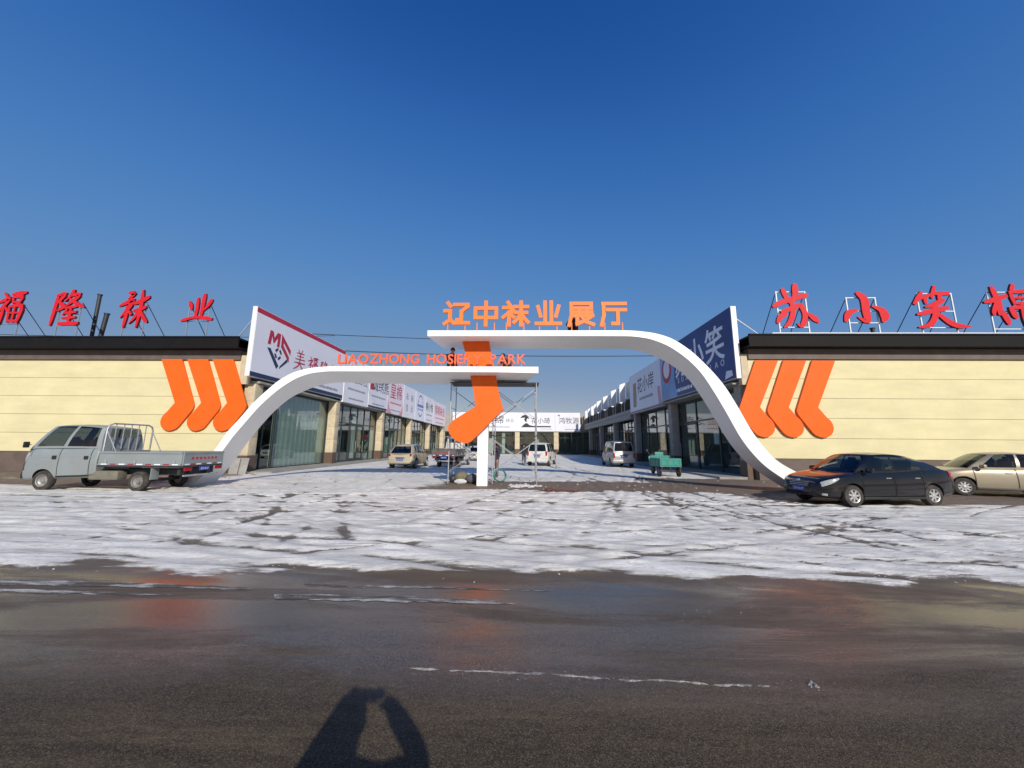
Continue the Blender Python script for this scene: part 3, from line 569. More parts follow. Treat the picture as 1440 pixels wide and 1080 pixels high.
# ------------------------------------------------------------------ sign boards along the courtyard
class Face:
    """a board face: u runs left to right as read, v up; faces the courtyard"""
    def __init__(s, side, pos, u0, sl=0.0): s.side, s.pos, s.u0, s.sl = side, pos, u0, sl
    def p(s, u, v, d):
        if s.side == 'L': y = s.u0+u; return (s.pos+s.sl*u+d, y, v)
        if s.side == 'R': return (s.pos-d, s.u0-u, v)
        return (s.u0+u, s.pos-d, v)
    def rot(s):
        return {'L': (R(90), 0, R(90)-math.atan(s.sl)), 'R': (R(90), 0, R(-90)), 'B': (R(90), 0, 0)}[s.side]
def board(name, label, F, w, z0, z1, face_m, th=.26, edge='white', group=None):
    o = thing(name, label, 'sign', group=group)
    MB().prism([(0, z0), (w, z0), (w, z1), (0, z1)], F.p, -th, -.02).build('box_frame', M[edge], o)
    f = MB().prism([(.03, z0+.03), (w-.03, z0+.03), (w-.03, z1-.03), (.03, z1-.03)], F.p, -.02, 0).build('banner', M[face_m], o)
    o['_w'] = w
    return o, f
def put(f, F, me, u, v, name='lettering', d=.006, sx=1.0, sy=1.0):
    q = link(name, me, f, F.p(u, v, d), F.rot()); q.scale = (sx, sy, 1); return q
def stripe(f, F, u0, u1, v0, v1, m, d=.005, name='print_band', skew=0.0):
    return MB().prism([(u0, v0), (u1, v0), (u1+skew, v1), (u0+skew, v1)], F.p, -.01, d).build(name, M[m], f)
def smallprint(f, F, u0, u1, v, h, m='greyink'):
    mb = MB(); u = u0
    while u < u1:
        w = random.uniform(.5, 1.1)*h
        mb.prism([(u, v), (u+w*.7, v), (u+w*.7, v+h*random.uniform(.6, 1)), (u, v+h*random.uniform(.6, 1))], F.p, -.008, .004); u += w
    mb.build('small_print', M[m], f)
ld = .02
# left: big white end board
F = Face('L', -15.0, 19.5, ld)
o, f = board('shop_sign', 'white end board with red and navy logo and red brush characters, left of courtyard', F, 10.2, 5.28, 9.30, 'board')
stripe(f, F, .03, 10.17, 8.98, 9.27, 'redink'); stripe(f, F, .03, 10.17, 5.31, 5.56, 'navy')
MB().prism([(1.10, 7.42), (1.22, 8.28), (1.48, 8.28), (1.62, 7.92), (1.86, 8.30), (2.16, 8.30), (2.12, 7.44), (1.90, 7.44), (1.92, 7.98), (1.64, 7.58), (1.56, 7.58), (1.42, 7.98), (1.34, 7.42)], F.p, -.01, .006).build('logo', M['redink'], f)
MB().prism([(2.26, 8.34), (3.22, 7.52), (3.22, 7.18), (2.48, 7.84), (2.48, 7.66), (3.12, 7.04), (3.12, 6.70), (2.48, 7.32), (2.26, 7.50)], F.p, -.01, .006).build('logo', M['redink'], f)
MB().prism([(1.10, 7.20), (1.38, 7.22), (2.22, 6.30), (2.05, 6.08)], F.p, -.01, .006).build('logo', M['navy'], f)
MB().prism([(2.28, 6.12), (2.35, 6.32), (2.95, 6.92), (3.02, 6.72)], F.p, -.01, .006).build('logo', M['navy'], f)
lg = MB()
for k in range(4):
    a0 = k*math.pi/2; pts = [(2.08+.36*math.cos(a0+t)*.9, 7.02+.36*math.sin(a0+t)) for t in np.linspace(0, 1.1, 6)]+[(2.08+.20*math.cos(a0+t+.2)*.9, 7.02+.20*math.sin(a0+t+.2)) for t in np.linspace(1.1, 0, 6)]
    lg.prism(pts, F.p, -.01, .006)
lg.build('logo', M['navy'], f)
for k, (ch, u, v, s) in enumerate((('美', 3.55, 6.45, 1.35), ('福', 5.15, 6.55, 1.15), ('隆', 6.60, 6.60, 1.10), ('袜', 7.95, 6.62, 1.05), ('业', 9.0, 6.65, .95))):
    put(f, F, brush_mesh(ch, s, .006, [M['redink']], .7), u, v)
smallprint(f, F, 4.2, 9.4, 5.75, .22)
MB().tube([(-15.2, 19.55, 8.6), (-17.0, 20.6, 7.45)], .03).build('stay', M['whitesteel'], o)
# left: the row of narrower boards beyond
LB = [(29.8, 34.6, 'board', '梦花山石', 'greyink', 'grey lettered white board second along the left row, beyond the big end board'),
      (34.6, 39.4, 'board', '诚绣熊', 'ink', 'white board with red block and black brush characters, third along the left row'),
      (39.4, 44.4, 'boardpink', '皇棉', 'redink', 'white board with pink corner swoosh and red characters, fourth along the left row'),
      (44.4, 49.2, 'board', '永佳袜业', 'greyink', 'white board with two columns of grey characters, fifth along the left row'),
      (49.2, 53.9, 'board', '', 'blueink', 'white board with a blue ring emblem, sixth along the left row'),
      (53.9, 58.7, 'board', '棉小悦', 'ink', 'white board with heavy black characters, seventh along the left row'),
      (58.7, 67.4, 'boardpink', '锦棉袜业', 'redink', 'pinkish board with red characters at the far end of the left row')]
for k, (y0, y1, mt, tx, ink, lab) in enumerate(LB):
    F = Face('L', wallX(-15, ld, y0), y0+.03, ld); w = y1-y0-.06; zt = (9.05, 9.0, 8.9, 8.85, 8.8, 8.75, 8.6)[k]; zb = (5.05, 5.12, 4.98, 4.92, 4.9, 4.86, 4.80)[k]
    o, f = board('shop_sign', lab, F, w, zb, zt, mt, .22); mz = lerp(zb, zt, .48)
    if k == 3:
        for c, col in ((1.0, '永佳'), (2.9, '袜业')): put(f, F, text_mesh(col[0], 1.0, M[ink], .004), c+.4, mz+.4); put(f, F, text_mesh(col[1], 1.0, M[ink], .004), c+.4, mz-1.0)
    elif k == 4:
        pts = [(w/2+1.25*math.cos(t), mz+.2+1.55*math.sin(t)) for t in np.linspace(0, 2*math.pi, 33)[:-1]]; ring = MB()
        for i in range(32):
            if i % 16 in (3, 12, 0, 15): continue
            a, b_ = pts[i], pts[(i+1) % 32]; cI = lambda q: (w/2+(q[0]-w/2)*.86, mz+.2+(q[1]-mz-.2)*.86); ring.prism([a, b_, cI(b_), cI(a)], F.p, -.01, .006)
        ring.build('logo', M[ink], f); stripe(f, F, w/2-1.5, w/2+1.5, mz, mz+.38, ink); smallprint(f, F, w/2-1.2, w/2+1.2, mz-.4, .22, ink)
    else:
        put(f, F, text_mesh(tx, (1.0, 1.5, 1.9, 1, 1, 1.45, 1.7)[k], M[ink], .004), w/2+(.5 if k == 1 else 0), mz, sx=min(1, (w-.5)/(len(tx)*(1.0, 1.5, 1.9, 1, 1, 1.45, 1.7)[k])))
        if k == 1: stripe(f, F, .25, 1.0, mz-.1, mz+1.1, 'redink')
        if k == 2:
            for s in (0, 1):
                q = [(.03, zb+.03), (1.3, zb+.03), (.55, zb+.6), (.03, zb+1.5)]; q = [(w-a, b_) if s else (a, b_) for a, b_ in q]; MB().prism(q, F.p, -.01, .006).build('print_band', M['pinkink'], f)
        smallprint(f, F, w*.15, w*.85, mz-.75, .20, 'redink' if k in (2, 6) else 'greyink'); smallprint(f, F, w*.2, w*.8, zb+.35, .18)
    if k in (1,): stripe(f, F, .03, w-.03, zb+.03, zb+.22, 'navy')

# right: blue end board in two banners, then a white board
F = Face('R', 11.35, 30.0)
o, f = board('shop_sign', 'deep blue end board with white characters on the right of the courtyard', F, 10.5, 5.25, 9.25, 'blue', .30)
for c, u in (('苏', 3.9), ('小', 6.15), ('笑', 8.55)):
    put(f, F, text_mesh(c, 2.25, M['whiteink'], .004, .03), u, 6.78)
for k, c in enumerate('SUXIAOXIAO'): put(f, F, text_mesh(c, .52, M['whiteink'], .004), 3.35+k*.66, 6.18)
MB().prism([(.03, 5.28), (3.0, 5.28), (2.6, 6.6), (2.75, 7.9), (2.3, 9.22), (.03, 9.22)], F.p, -.012, .003).build('print_band', M['lightblue'], f)
rg = MB().prism([(1.25+.92*math.cos(t), 7.55+1.05*math.sin(t)) for t in np.linspace(0, 2*math.pi, 33)[:-1]], F.p, -.01, .008).build('emblem', M['redink'], f)
MB().prism([(1.25+.60*math.cos(t), 7.60+.70*math.sin(t)) for t in np.linspace(0, 2*math.pi, 29)[:-1]], F.p, -.01, .012).build('emblem_disc', M['boardpink'], rg)
MB().prism([(9.4, 5.35), (10.2, 5.45), (10.15, 5.75), (9.6, 5.8)], F.p, -.01, .006).build('print_band', M['whiteink'], f)
smallprint(f, F, 2.9, 5.4, 5.55, .3, 'whiteink')
st = MB(); st.tube([(11.6, 19.7, 8.7), (13.7, 20.2, 7.45)], .03).tube([(11.6, 19.7, 8.7), (13.3, 22.5, 7.3)], .03); st.build('stay', M['whitesteel'], o)
F = Face('R', 11.36, 38.9)
o, f = board('shop_sign', 'white board with slim black brush characters beside the blue sign, right row', F, 8.84, 4.92, 8.85, 'board', .30)
put(f, F, text_mesh('花小岸', 1.55, M['ink'], .004, 0, .1), 4.9, 6.85); stripe(f, F, 1.2, 2.2, 5.5, 7.9, 'tan', skew=.1); smallprint(f, F, 3.2, 6.9, 6.0, .28); stripe(f, F, 8.2, 8.81, 4.95, 6.6, 'pinkink', skew=-.25)

# right: bays of bare sign framing with white fins
fin_y = [41.9, 43.1, 46.0, 47.2, 50.6, 51.8, 54.9, 56.2, 58.2, 60.6, 63.6, 66.4]
for k, y in enumerate(fin_y):
    o = thing('sign_fin', '%s upright white sign fin of the unfinished right row, counted from the near end' % ('first', 'second', 'third', 'fourth', 'fifth', 'sixth', 'seventh', 'eighth', 'ninth', 'tenth', 'eleventh', 'twelfth')[k], 'sign fin', group='white fins on the right row')
    zt = 8.78-.034*(y-41.9); w = (.62, .34)[k % 2] if k < 8 else .42
    MB().add([(11.75, y, 6.55), (11.75-w, y, 6.55), (11.75-w, y, zt-.25), (11.75, y, zt), (11.75, y+.05, 6.55), (11.75-w, y+.05, 6.55), (11.75-w, y+.05, zt-.25), (11.75, y+.05, zt)], [(0,1,2,3),(7,6,5,4),(0,4,5,1),(1,5,6,2),(2,6,7,3),(3,7,4,0)]).build('sheet', M['white'], o)
    MB().box(11.60, 11.68, y+.06, y+.14, 5.452, zt-.1).build('post', M['steel'], o)
bk = MB()
for a, b_ in zip([39.2]+fin_y[1::2], fin_y[::2]+[67.4]):
    if b_-a > .3: bk.box(11.80, 11.83, a+.1, b_-.1, 6.78, 8.55-.034*(a-41.9))
bko = bk.build('sign_backing', mat('bare_sign_sheet', (.42, .45, .47), .5, var=.1, scale=2)); tag(bko, 'bare grey sheet backing behind the white fins on the right row', 'sign backing')

# back row: three boards
for (x0, x1, lab) in ((-12.8, -.95, 'white board with grey brush characters at left of the far row'), (-.93, 6.02, 'white board with black emblem and wave at the middle of the far row'), (6.04, 10.6, 'white board with three bold black characters at right of the far row')):
    F = Face('B', YB-.35, x0); w = x1-x0; o, f = board('shop_sign', lab, F, w, 4.15, 7.55, 'board', .25)
    if x0 < -5:
        put(f, F, text_mesh('之南绵', 1.7, M['ink'], .004, 0, .1), 6.9, 5.6); put(f, F, text_mesh('袜业', .8, M['greyink'], .004), 10.6, 5.8); smallprint(f, F, 6.6, 10.5, 4.8, .22); smallprint(f, F, .6, 4, 4.8, .22, 'redink'); put(f, F, text_mesh('袜品', 1.3, M['redink'], .004), 2.5, 5.6)
    elif x0 < 0:
        put(f, F, text_mesh('花小琦', 1.15, M['ink'], .004, 0, .1), 4.3, 5.65)
        mnd = [(.9, 5.0), (1.2, 5.3), (1.6, 5.62), (1.95, 5.55), (2.3, 5.25), (2.9, 5.12), (6.2, 5.12), (6.2, 4.88), (.7, 4.85)]; MB().prism(mnd, F.p, -.01, .006).build('logo', M['ink'], f)
        MB().prism([(.6, 6.5), (1.0, 7.0), (1.6, 7.15), (2.1, 6.75), (2.25, 6.3), (1.9, 6.5), (1.75, 6.1), (1.95, 5.85), (1.5, 5.9), (1.3, 6.3), (1.5, 6.6), (1.1, 6.6)], F.p, -.01, .006).build('logo', M['ink'], f); smallprint(f, F, 4.2, 6.4, 4.5, .16)
    else:
        put(f, F, text_mesh('鸿牧源', 1.25, M['ink'], .004), 2.5, 5.65); smallprint(f, F, 1.8, 4.2, 4.45, .18); stripe(f, F, .5, .9, 6.9, 7.2, 'greyink')
    for s in (.5, w-.5): MB().box(x0+s-.05, x0+s+.05, YB-.098, YB+.248, 4.4, 4.5).build('bracket', M['steel'], o)

# ------------------------------------------------------------------ red characters on the roofs
def roof_char(ch, x0, z0, x1, z1, y, white, lab):
    o = thing('roof_character', lab, 'roof sign', (x0, y, Z3-.03), group='red roof characters')
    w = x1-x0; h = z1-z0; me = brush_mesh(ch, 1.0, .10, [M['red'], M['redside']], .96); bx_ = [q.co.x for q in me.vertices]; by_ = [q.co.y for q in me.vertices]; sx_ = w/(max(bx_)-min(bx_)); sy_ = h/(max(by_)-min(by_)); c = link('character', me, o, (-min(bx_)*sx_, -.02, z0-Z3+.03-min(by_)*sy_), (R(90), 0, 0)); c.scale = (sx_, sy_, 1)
    zb = 0.0; m = M['whitesteel'] if white else M['steel']; r = .029 if white else .02
    xa, xb = w*.16, w*.80; zt = (h*.86 if white else h*.7)+z0-Z3
    for x in (xa, xb): MB().box(x-r, x+r, .02, .02+2*r, zb, zt).build('frame_post', m, o)
    for k, q in enumerate((zt-r, lerp(z0-Z3, zt, .5), z0-Z3+.12)): MB().box(xa+r, xb-r, .025, .015+2*r, q-r*.8, q+r*.8).build('frame_bar', m, o)
    for x in (xa, xb): MB().tube([(x, .09, zt-.1), (x, 2.3, -.38)], .022, 6).build('brace', M['darksteel'], o)
LCH = (('福', -31.45, 8.42, -29.72, 10.53, 'fu'), ('隆', -27.95, 8.34, -25.97, 10.65, ''), ('袜', -23.89, 8.21, -21.98, 10.59, ''), ('业', -20.01, 8.59, -18.11, 10.34, ''))
for k, (ch, x0, z0, x1, z1, _) in enumerate(LCH):
    roof_char(ch, x0, z0, x1, z1, YL+.25, False, ('red brush character on the left roof, cut by the picture edge', 'red brush character on the left roof beside the two dark pipes', 'red brush character on the left roof, second from the courtyard', 'red brush character on the left roof nearest the white end board')[k])
for k, (ch, x0, z0, x1, z1) in enumerate((('苏', 13.7, 8.05, 16.16, 10.6), ('小', 17.47, 8.3, 19.9, 10.15), ('笑', 21.23, 8.03, 24.08, 10.47), ('棉', 24.98, 7.95, 27.8, 10.56))):
    roof_char(ch, x0, z0, x1, z1, YR+.25, True, ('red brush character on white frame nearest the blue end board', 'small low red three stroke character on white frame on the right roof', 'red character with long trailing stroke on white frame, right roof', 'red character on white frame at the right picture edge')[k])
rl = MB().box(13.5, 40, YR+.05, YR+.09, 7.72, 7.77)
for x in np.arange(13.6, 40, 2.2): rl.box(x, x+.04, YR+.05, YR+.09, 7.04, 7.72)
tag(rl.build('roof_rail', M['whitesteel']), 'thin white rail along the front edge of the right roof', 'rail')
for (x, y, z, r, lab, lean) in ((-27.5, 22, 11.05, .10, 'tall dark flue pipe on the left roof', .0), (-26.9, 22, 9.75, .12, 'short dark flue pipe on the left roof', .12), (20.2, 21, 8.45, .10, 'dark vent pipe on the right roof under the low character', 0), (18.95, 21, 8.1, .09, 'low dark vent stub on the right roof', 0)):
    p = MB().tube([(x-lean, y, 7.0), (x+lean, y, z)], r, 12).lathe([(r+.002, -.02), (r+.03, -.02), (r+.03, .05), (r*.7, .05)], 12, 'z', (x+lean, y, z)).build('flue_pipe', M['darksteel'], smooth=40); tag(p, lab, 'pipe')
# overhead cables
def cable(p, q, sag, r, lab, mid=None):
    pts = []
    for i in range(25):
        t = i/24; v = Vector(p).lerp(Vector(q), t); v.z -= sag*4*t*(1-t); pts.append(v)
    tag(MB().tube(pts, r, 6).build('overhead_cable', M['darksteel'], smooth=True), lab, 'cable', 'overhead cables')
cable((-62, 30, 11.6), (-16.3, 30.5, 10.9), .5, .025, 'long dark cable sagging above the left roof'); cable((-18, 30, 10.9), (20, 30.5, 9.9), .15, .03, 'upper dark cable crossing the courtyard behind the gate')
cable((-16, 30.2, 9.50), (16, 30.2, 9.2), .30, .035, 'lower dark cable crossing the courtyard behind the gate'); cable((-62, 26, 8.6), (-17, 26, 8.9), .5, .02, 'thin cable lying low across the left roof')
for (x, y, lab) in ((-17.2, 30.3, 'cable post standing on the left roof behind the end board'), (16.3, 30.3, 'cable post standing on the right roof behind the blue board')):
    o = thing('cable_post', lab, 'post', (x, y, 7.0)); MB().tube([(0, 0, 0), (0, 0, 2.0 if x > 0 else 1.9)], .06, 10).build('post', M['darksteel'], o); MB().box(-1.3, 1.3, -.04, .04, 1.9 if x > 0 else 1.8, 2.0 if x > 0 else 1.88).build('cross_arm', M['darksteel'], o)
# orange sock shapes on the facades
SK = [(0, 4.01), (1.19, 4.01), (2.24, 1.50), (2.28, 1.34), (2.24, 1.15), (2.13, .98), (1.62, .24), (1.48, .10), (1.28, .01), (1.06, -.03), (.86, .02), (.69, .13), (.58, .28), (.53, .45), (.54, .62), (.60, .78), (.70, .92), (.82, 1.03), (1.18, 1.53)]
for side, y, xs_, z in (('left', YL, (-20.49, -18.99, -17.52), 2.28), ('right', YR, (15.28, 13.79, 12.33), 2.17)):
    for k, x in enumerate(xs_):
        P = [(u, v) for u, v in SK] if side == 'left' else [(1.19-u, v) for u, v in SK]
        o = MB().prism(P, lambda u, v, d: (x+u, y+d, z+v), -.13, -.02).build('sock_shape', M['orange'], bevel=.012); 
        mb = MB()
        for (u, v) in ((1.0, 3.3), (1.5, 1.6)): mb.tube([(x+(u if side == 'left' else 1.19-u), y-.02, z+v), (x+(u if side == 'left' else 1.19-u), y+.0, z+v)], .03, 8)
        mb.build('spacer', M['steel'], o)
        tag(o, 'flat orange sock shape on the %s wall, %s' % (side, ('farthest from the gate', 'middle of three', 'nearest the gate')[k]), 'wall sign', 'orange socks on the cream walls')
# ------------------------------------------------------------------ entrance gate
YF = 14.3
gate = thing('entrance_gate', 'white double S curve entrance gate with orange sock and orange lettering', 'gate', (0, 0, 0))
GR = [(-3.85,6.21,-3.84,5.97,2.0),(-1,6.21,-1,5.975,2.0),(1.87,6.21,1.86,5.98,2.0),(4.08,6.21,4.10,5.975,1.95),(5.0,6.14,4.88,5.90,1.85),(5.78,5.94,5.58,5.67,1.7),(6.53,5.47,6.28,5.22,1.45),(7.22,4.78,6.92,4.57,1.2),(7.79,4.05,7.43,3.72,1.1),(8.23,3.25,7.84,2.90,1.05),(8.67,2.33,8.27,2.0,1.0),(9.05,1.72,8.62,1.47,1.0),(9.51,1.18,9.05,.98,1.0),(10.07,.82,9.6,.56,1.0),(10.55,.6,10.05,.26,1.0),(11.05,.40,10.5,-.02,1.0),(11.35,-.02,10.52,-.03,1.0)]
GL = [(.64,4.715,.64,4.46,2.75),(-1,4.72,-1,4.49,3.1),(-4,4.72,-4,4.50,3.1),(-7.4,4.715,-7.4,4.51,2.9),(-8.35,4.66,-8.3,4.45,2.35),(-9.07,4.5,-8.95,4.26,1.8),(-9.68,4.18,-9.5,3.93,1.45),(-10.19,3.73,-9.98,3.53,1.15),(-10.69,3.21,-10.47,3.02,1.05),(-11.17,2.58,-10.93,2.42,1.0),(-11.58,2.07,-11.33,1.88,1.0),(-11.99,1.38,-11.72,1.25,1.0),(-12.35,.88,-12.05,.74,1.0),(-12.75,.5,-12.4,.28,1.0),(-13.15,.28,-12.65,-.02,1.0),(-13.4,-.02,-12.68,-.03,1.0)]
for G, shift in ((GR, .25), (GL, -.60)):
    ks = list(range(len(G))); fn = [pchip(ks, [g[i] for g in G]) for i in range(5)]; mb = MB(); st = []
    ts = [0, 1, 2]+list(np.arange(2.2, len(G)-1.99, .2))+[len(G)-1.5, len(G)-1]
    for t in ts:
        ox, oz, ix, iz, d = [q(t) for q in fn]; s = shift*max(0, 1-t) if t < 1 else 0
        st.append([(ox, YF, oz), (ix, YF, iz), (ix+s, YF+d, iz), (ox+s, YF+d, oz)])
    vs = [p for s in st for p in s]; n = len(st)
    fs = [(i*4+j, i*4+(j+1)%4, i*4+4+(j+1)%4, i*4+4+j) for i in range(n-1) for j in range(4)]+[(0,3,2,1), tuple((n-1)*4+j for j in range(4))]
    mb.add(vs, fs).build('curved_beam', M['gatewhite'], gate, smooth=35)
MB().prism([(-2.545,5.962),(-1.415,5.962),(-1.155,4.74),(-2.215,4.74)], lambda u, v, d: (u, d, v), 15.06, 15.30).build('sock_leg', M['orange'], gate, bevel=.008)
MB().prism([(-2.16,4.485),(-1.10,4.485),(-.95,3.71),(-.765,3.09),(-2.07,1.77),(-2.20,1.72),(-2.34,1.705),(-2.60,1.77),(-2.78,1.88),(-2.95,2.07),(-3.02,2.25),(-2.99,2.45),(-2.86,2.60),(-1.93,3.20),(-2.0,3.75)], lambda u, v, d: (u, d, v), 15.06, 15.30).build('sock', M['orange'], gate, bevel=.008)
MB().box(-1.83, -1.40, 15.33, 15.72, -.02, 4.485).build('post', M['gatewhite'], gate, bevel=.006)
GC = {'辽': [[(.40,.90),(.96,.90),(.96,.82),(.70,.60)], [(.70,.60),(.70,.22),(.52,.22)], [(.12,.97),(.24,.82)], [(.0,.62),(.22,.62),(.22,.22)], [(.0,.06),(.22,.22),(.40,.09),(1.0,.09)]],
 '中': [[(.06,.74),(.94,.74),(.94,.32),(.06,.32),(.06,.74)], [(.5,1.0),(.5,.0)]],
 '袜': [[(.20,.99),(.28,.86)], [(.02,.76),(.40,.76),(.30,.58),(.0,.34)], [(.24,.56),(.24,.0)], [(.42,.62),(.34,.52)], [(.28,.48),(.44,.34)], [(.48,.80),(1.02,.80)], [(.52,.54),(.98,.54)], [(.75,1.0),(.75,.0)], [(.73,.50),(.62,.28),(.46,.12)], [(.77,.50),(.88,.28),(1.04,.12)]],
 '业': [[(.37,1.0),(.37,.10)], [(.63,1.0),(.63,.10)], [(.07,.80),(.18,.38)], [(.94,.82),(.82,.38)], [(.0,.06),(1.0,.06)]],
 '展': [[(.12,.94),(.95,.94),(.95,.73),(.12,.73)], [(.12,.94),(.12,.42),(.02,.0)], [(.26,.56),(.96,.56)], [(.45,.72),(.45,.42)], [(.76,.72),(.76,.42)], [(.22,.40),(1.0,.40)], [(.36,.40),(.36,.05),(.56,.13)], [(.90,.33),(.74,.22)], [(.54,.38),(.72,.14),(1.02,.02)]],
 '厅': [[(.08,.93),(1.0,.93)], [(.10,.93),(.10,.42),(.0,.0)], [(.26,.66),(1.0,.66)], [(.68,.66),(.68,.06),(.46,.06)]]}
def sans_mesh(ch, w, h, d, m, t=.15):
    mb = MB(); k = 0
    for st in GC[ch]:
        for a, b in zip(st[:-1], st[1:]):
            ax, ay, bx_, by = a[0]*w, a[1]*h, b[0]*w, b[1]*h; L = math.hypot(bx_-ax, by-ay); tx, ty = (bx_-ax)/L, (by-ay)/L; e = t*w*.48; hw_ = t*w*.5
            ax -= tx*e; ay -= ty*e; bx_ += tx*e; by += ty*e; f_ = d+.0012*k; k += 1
            mb.prism([(ax-ty*hw_, ay+tx*hw_), (ax+ty*hw_, ay-tx*hw_), (bx_+ty*hw_, by-tx*hw_), (bx_-ty*hw_, by+tx*hw_)], lambda u, v, q: (u, v, q), -.05, f_)
    return mb.mesh('character', m, weld=False)
for ch, x in zip('辽中袜业展厅', (-2.72, -1.51, -.30, 1.06, 2.38, 3.72)):
    link('character', sans_mesh(ch, .98, .98, .05, M['letter']), gate, (x-.49, 14.55, 6.51), (R(90), 0, 0))
    for dx in (-.36, .36): MB().box(x+dx-.018, x+dx+.018, 14.53, 14.566, 6.205, 6.62).build('standoff', M['letter'], gate)
ms = []
for ch in 'LIAOZHONG HOSIERY PARK':
    if ch == ' ': ms.append((None, 0, .24)); continue
    me = text_mesh(ch, .56, M['letter_en'], .03, .0, bevel=.011); v = [p.co.x for p in me.vertices]; ms.append((me, min(v), max(v)-min(v)))
tot = sum(m[2] for m in ms); gap = (7.70-tot)/(len(ms)-1); x = -7.55
for me, mn, w in ms:
    if me:
        link('letter', me, gate, (x-mn, 14.55, 4.88), (R(90), 0, 0)); MB().box(x+w/2-.012, x+w/2+.012, 14.54, 14.56, 4.70, 4.90).build('standoff', M['letter_en'], gate)
    x += w+gap
# ------------------------------------------------------------------ scaffolding behind the gate
sc = thing('scaffold', 'grey tubular scaffold tower standing behind the gate post', 'scaffold', (0, 0, 0))
fx = (-3.12, -1.25, .62); y0, y1 = 15.95, 17.25
for x in fx:
    for z in (0, 2.05):
        m = MB(); top = z+2.02 if z == 0 else 4.34
        m.tube([(x, y0, z+.02), (x, y0, top)], .024, 8).tube([(x, y1, z+.02), (x, y1, top)], .024, 8)
        for q in (z+.45, z+1.2, top-.12): m.tube([(x, y0, q), (x, y1, q)], .017, 6)
        m.build('ladder_frame', M['steel'], sc, smooth=40)
    for y in (y0, y1): MB().lathe([(0, 0), (.07, 0), (.07, .012), (.02, .014), (.02, .2), (0, .2)], 12, 'z', (x, y, .0)).build('base_jack', M['darksteel'], sc)
for a, b in ((0, 1), (1, 2)):
    for y in (y0+.03, y1-.03):
        for za, zb in ((.5, 1.85), (2.75, 4.1)):
            MB().tube([(fx[a], y, za), (fx[b], y, zb)], .014, 6).build('cross_brace', M['steel'], sc); MB().tube([(fx[a], y+.03, zb), (fx[b], y+.03, za)], .014, 6).build('cross_brace', M['steel'], sc)
for k in range(3): MB().box(-3.2, .75, y0+.1+k*.38, y0+.42+k*.38, 4.345, 4.385).build('plank', M['darksteel'], sc)
# ------------------------------------------------------------------ vehicles (local x forward, y left, z up)
SECP = [(0, 0), (.70, 0), (.88, .015), (.955, .09), (.985, .22), (1.0, .42), (.995, .60), (.98, .74), (.955, .87), (.905, .955), (.80, .995), (.40, 1.02), (0, 1.025)]
SECI = list(range(len(SECP))); sec_y = pchip(SECI, [p[0] for p in SECP]); sec_z = pchip(SECI, [p[1] for p in SECP])
def wheel_parts(r, w, style, rimm):
    t = MB().lathe([(r*.62, -w/2+.012), (r*.80, -w/2), (r*.94, -w/2+.012), (r, -w*.30), (r, w*.30), (r*.94, w/2-.012), (r*.80, w/2), (r*.62, w/2-.012)], 28, 'y').mesh('tyre', M['tyre'], smooth=40)
    m = MB().lathe([(0, .0), (r*.60, 0), (r*.63, w/2-.03), (r*.60, w/2-.004), (r*.55, w/2-.012), (r*.53, w/2-.045)], 28, 'y')
    if style == 'steel':
        m.lathe([(r*.53, w/2-.05), (r*.36, w/2-.10), (r*.22, w/2-.06), (r*.20, w/2-.02), (0, w/2-.015)], 20, 'y')
        for k in range(6): a = k*math.pi/3; m.lathe([(0, .01), (.022, .01), (.022, 0)], 6, 'y', (r*.29*math.cos(a), w/2-.08, r*.29*math.sin(a)))
    else:
        for k in range(style):
            a = 2*math.pi*k/style; ca, sa = math.cos(a), math.sin(a)
            def q(u, v, d): return (u*ca-v*sa, d, u*sa+v*ca)
            m.prism([(r*.10, -r*.10), (r*.55, -r*.075), (r*.55, r*.075), (r*.10, r*.10)], q, w/2-.06, w/2-.018)
        m.lathe([(r*.17, w/2-.06), (r*.16, w/2-.012), (r*.05, w/2-.004), (0, w/2-.004)], 16, 'y')
        m.lathe([(r*.53, w/2-.085), (0, w/2-.085)], 16, 'y')
    return t, m.mesh('rim', rimm, smooth=40)
def add_wheel(v, parts, x, y, r):
    s = 1 if y > 0 else -1
    e = bpy.data.objects.new('wheel', None); COL.objects.link(e); e.parent = v; e.location = (x, y, r); e.rotation_euler = (0, random.uniform(0, 6), 0 if s > 0 else math.pi); e.empty_display_size = .1
    link('tyre', parts[0], e); link('rim', parts[1], e)
def boolean_cut(o, cutters):
    for c in cutters:
        md = o.modifiers.new('b', 'BOOLEAN'); md.operation = 'DIFFERENCE'; md.solver = 'EXACT'; md.object = c
    dg = bpy.context.evaluated_depsgraph_get(); dg.update(); me = bpy.data.meshes.new_from_object(o.evaluated_get(dg)); o.modifiers.clear(); o.data = me
    for c in cutters: bpy.data.objects.remove(c)
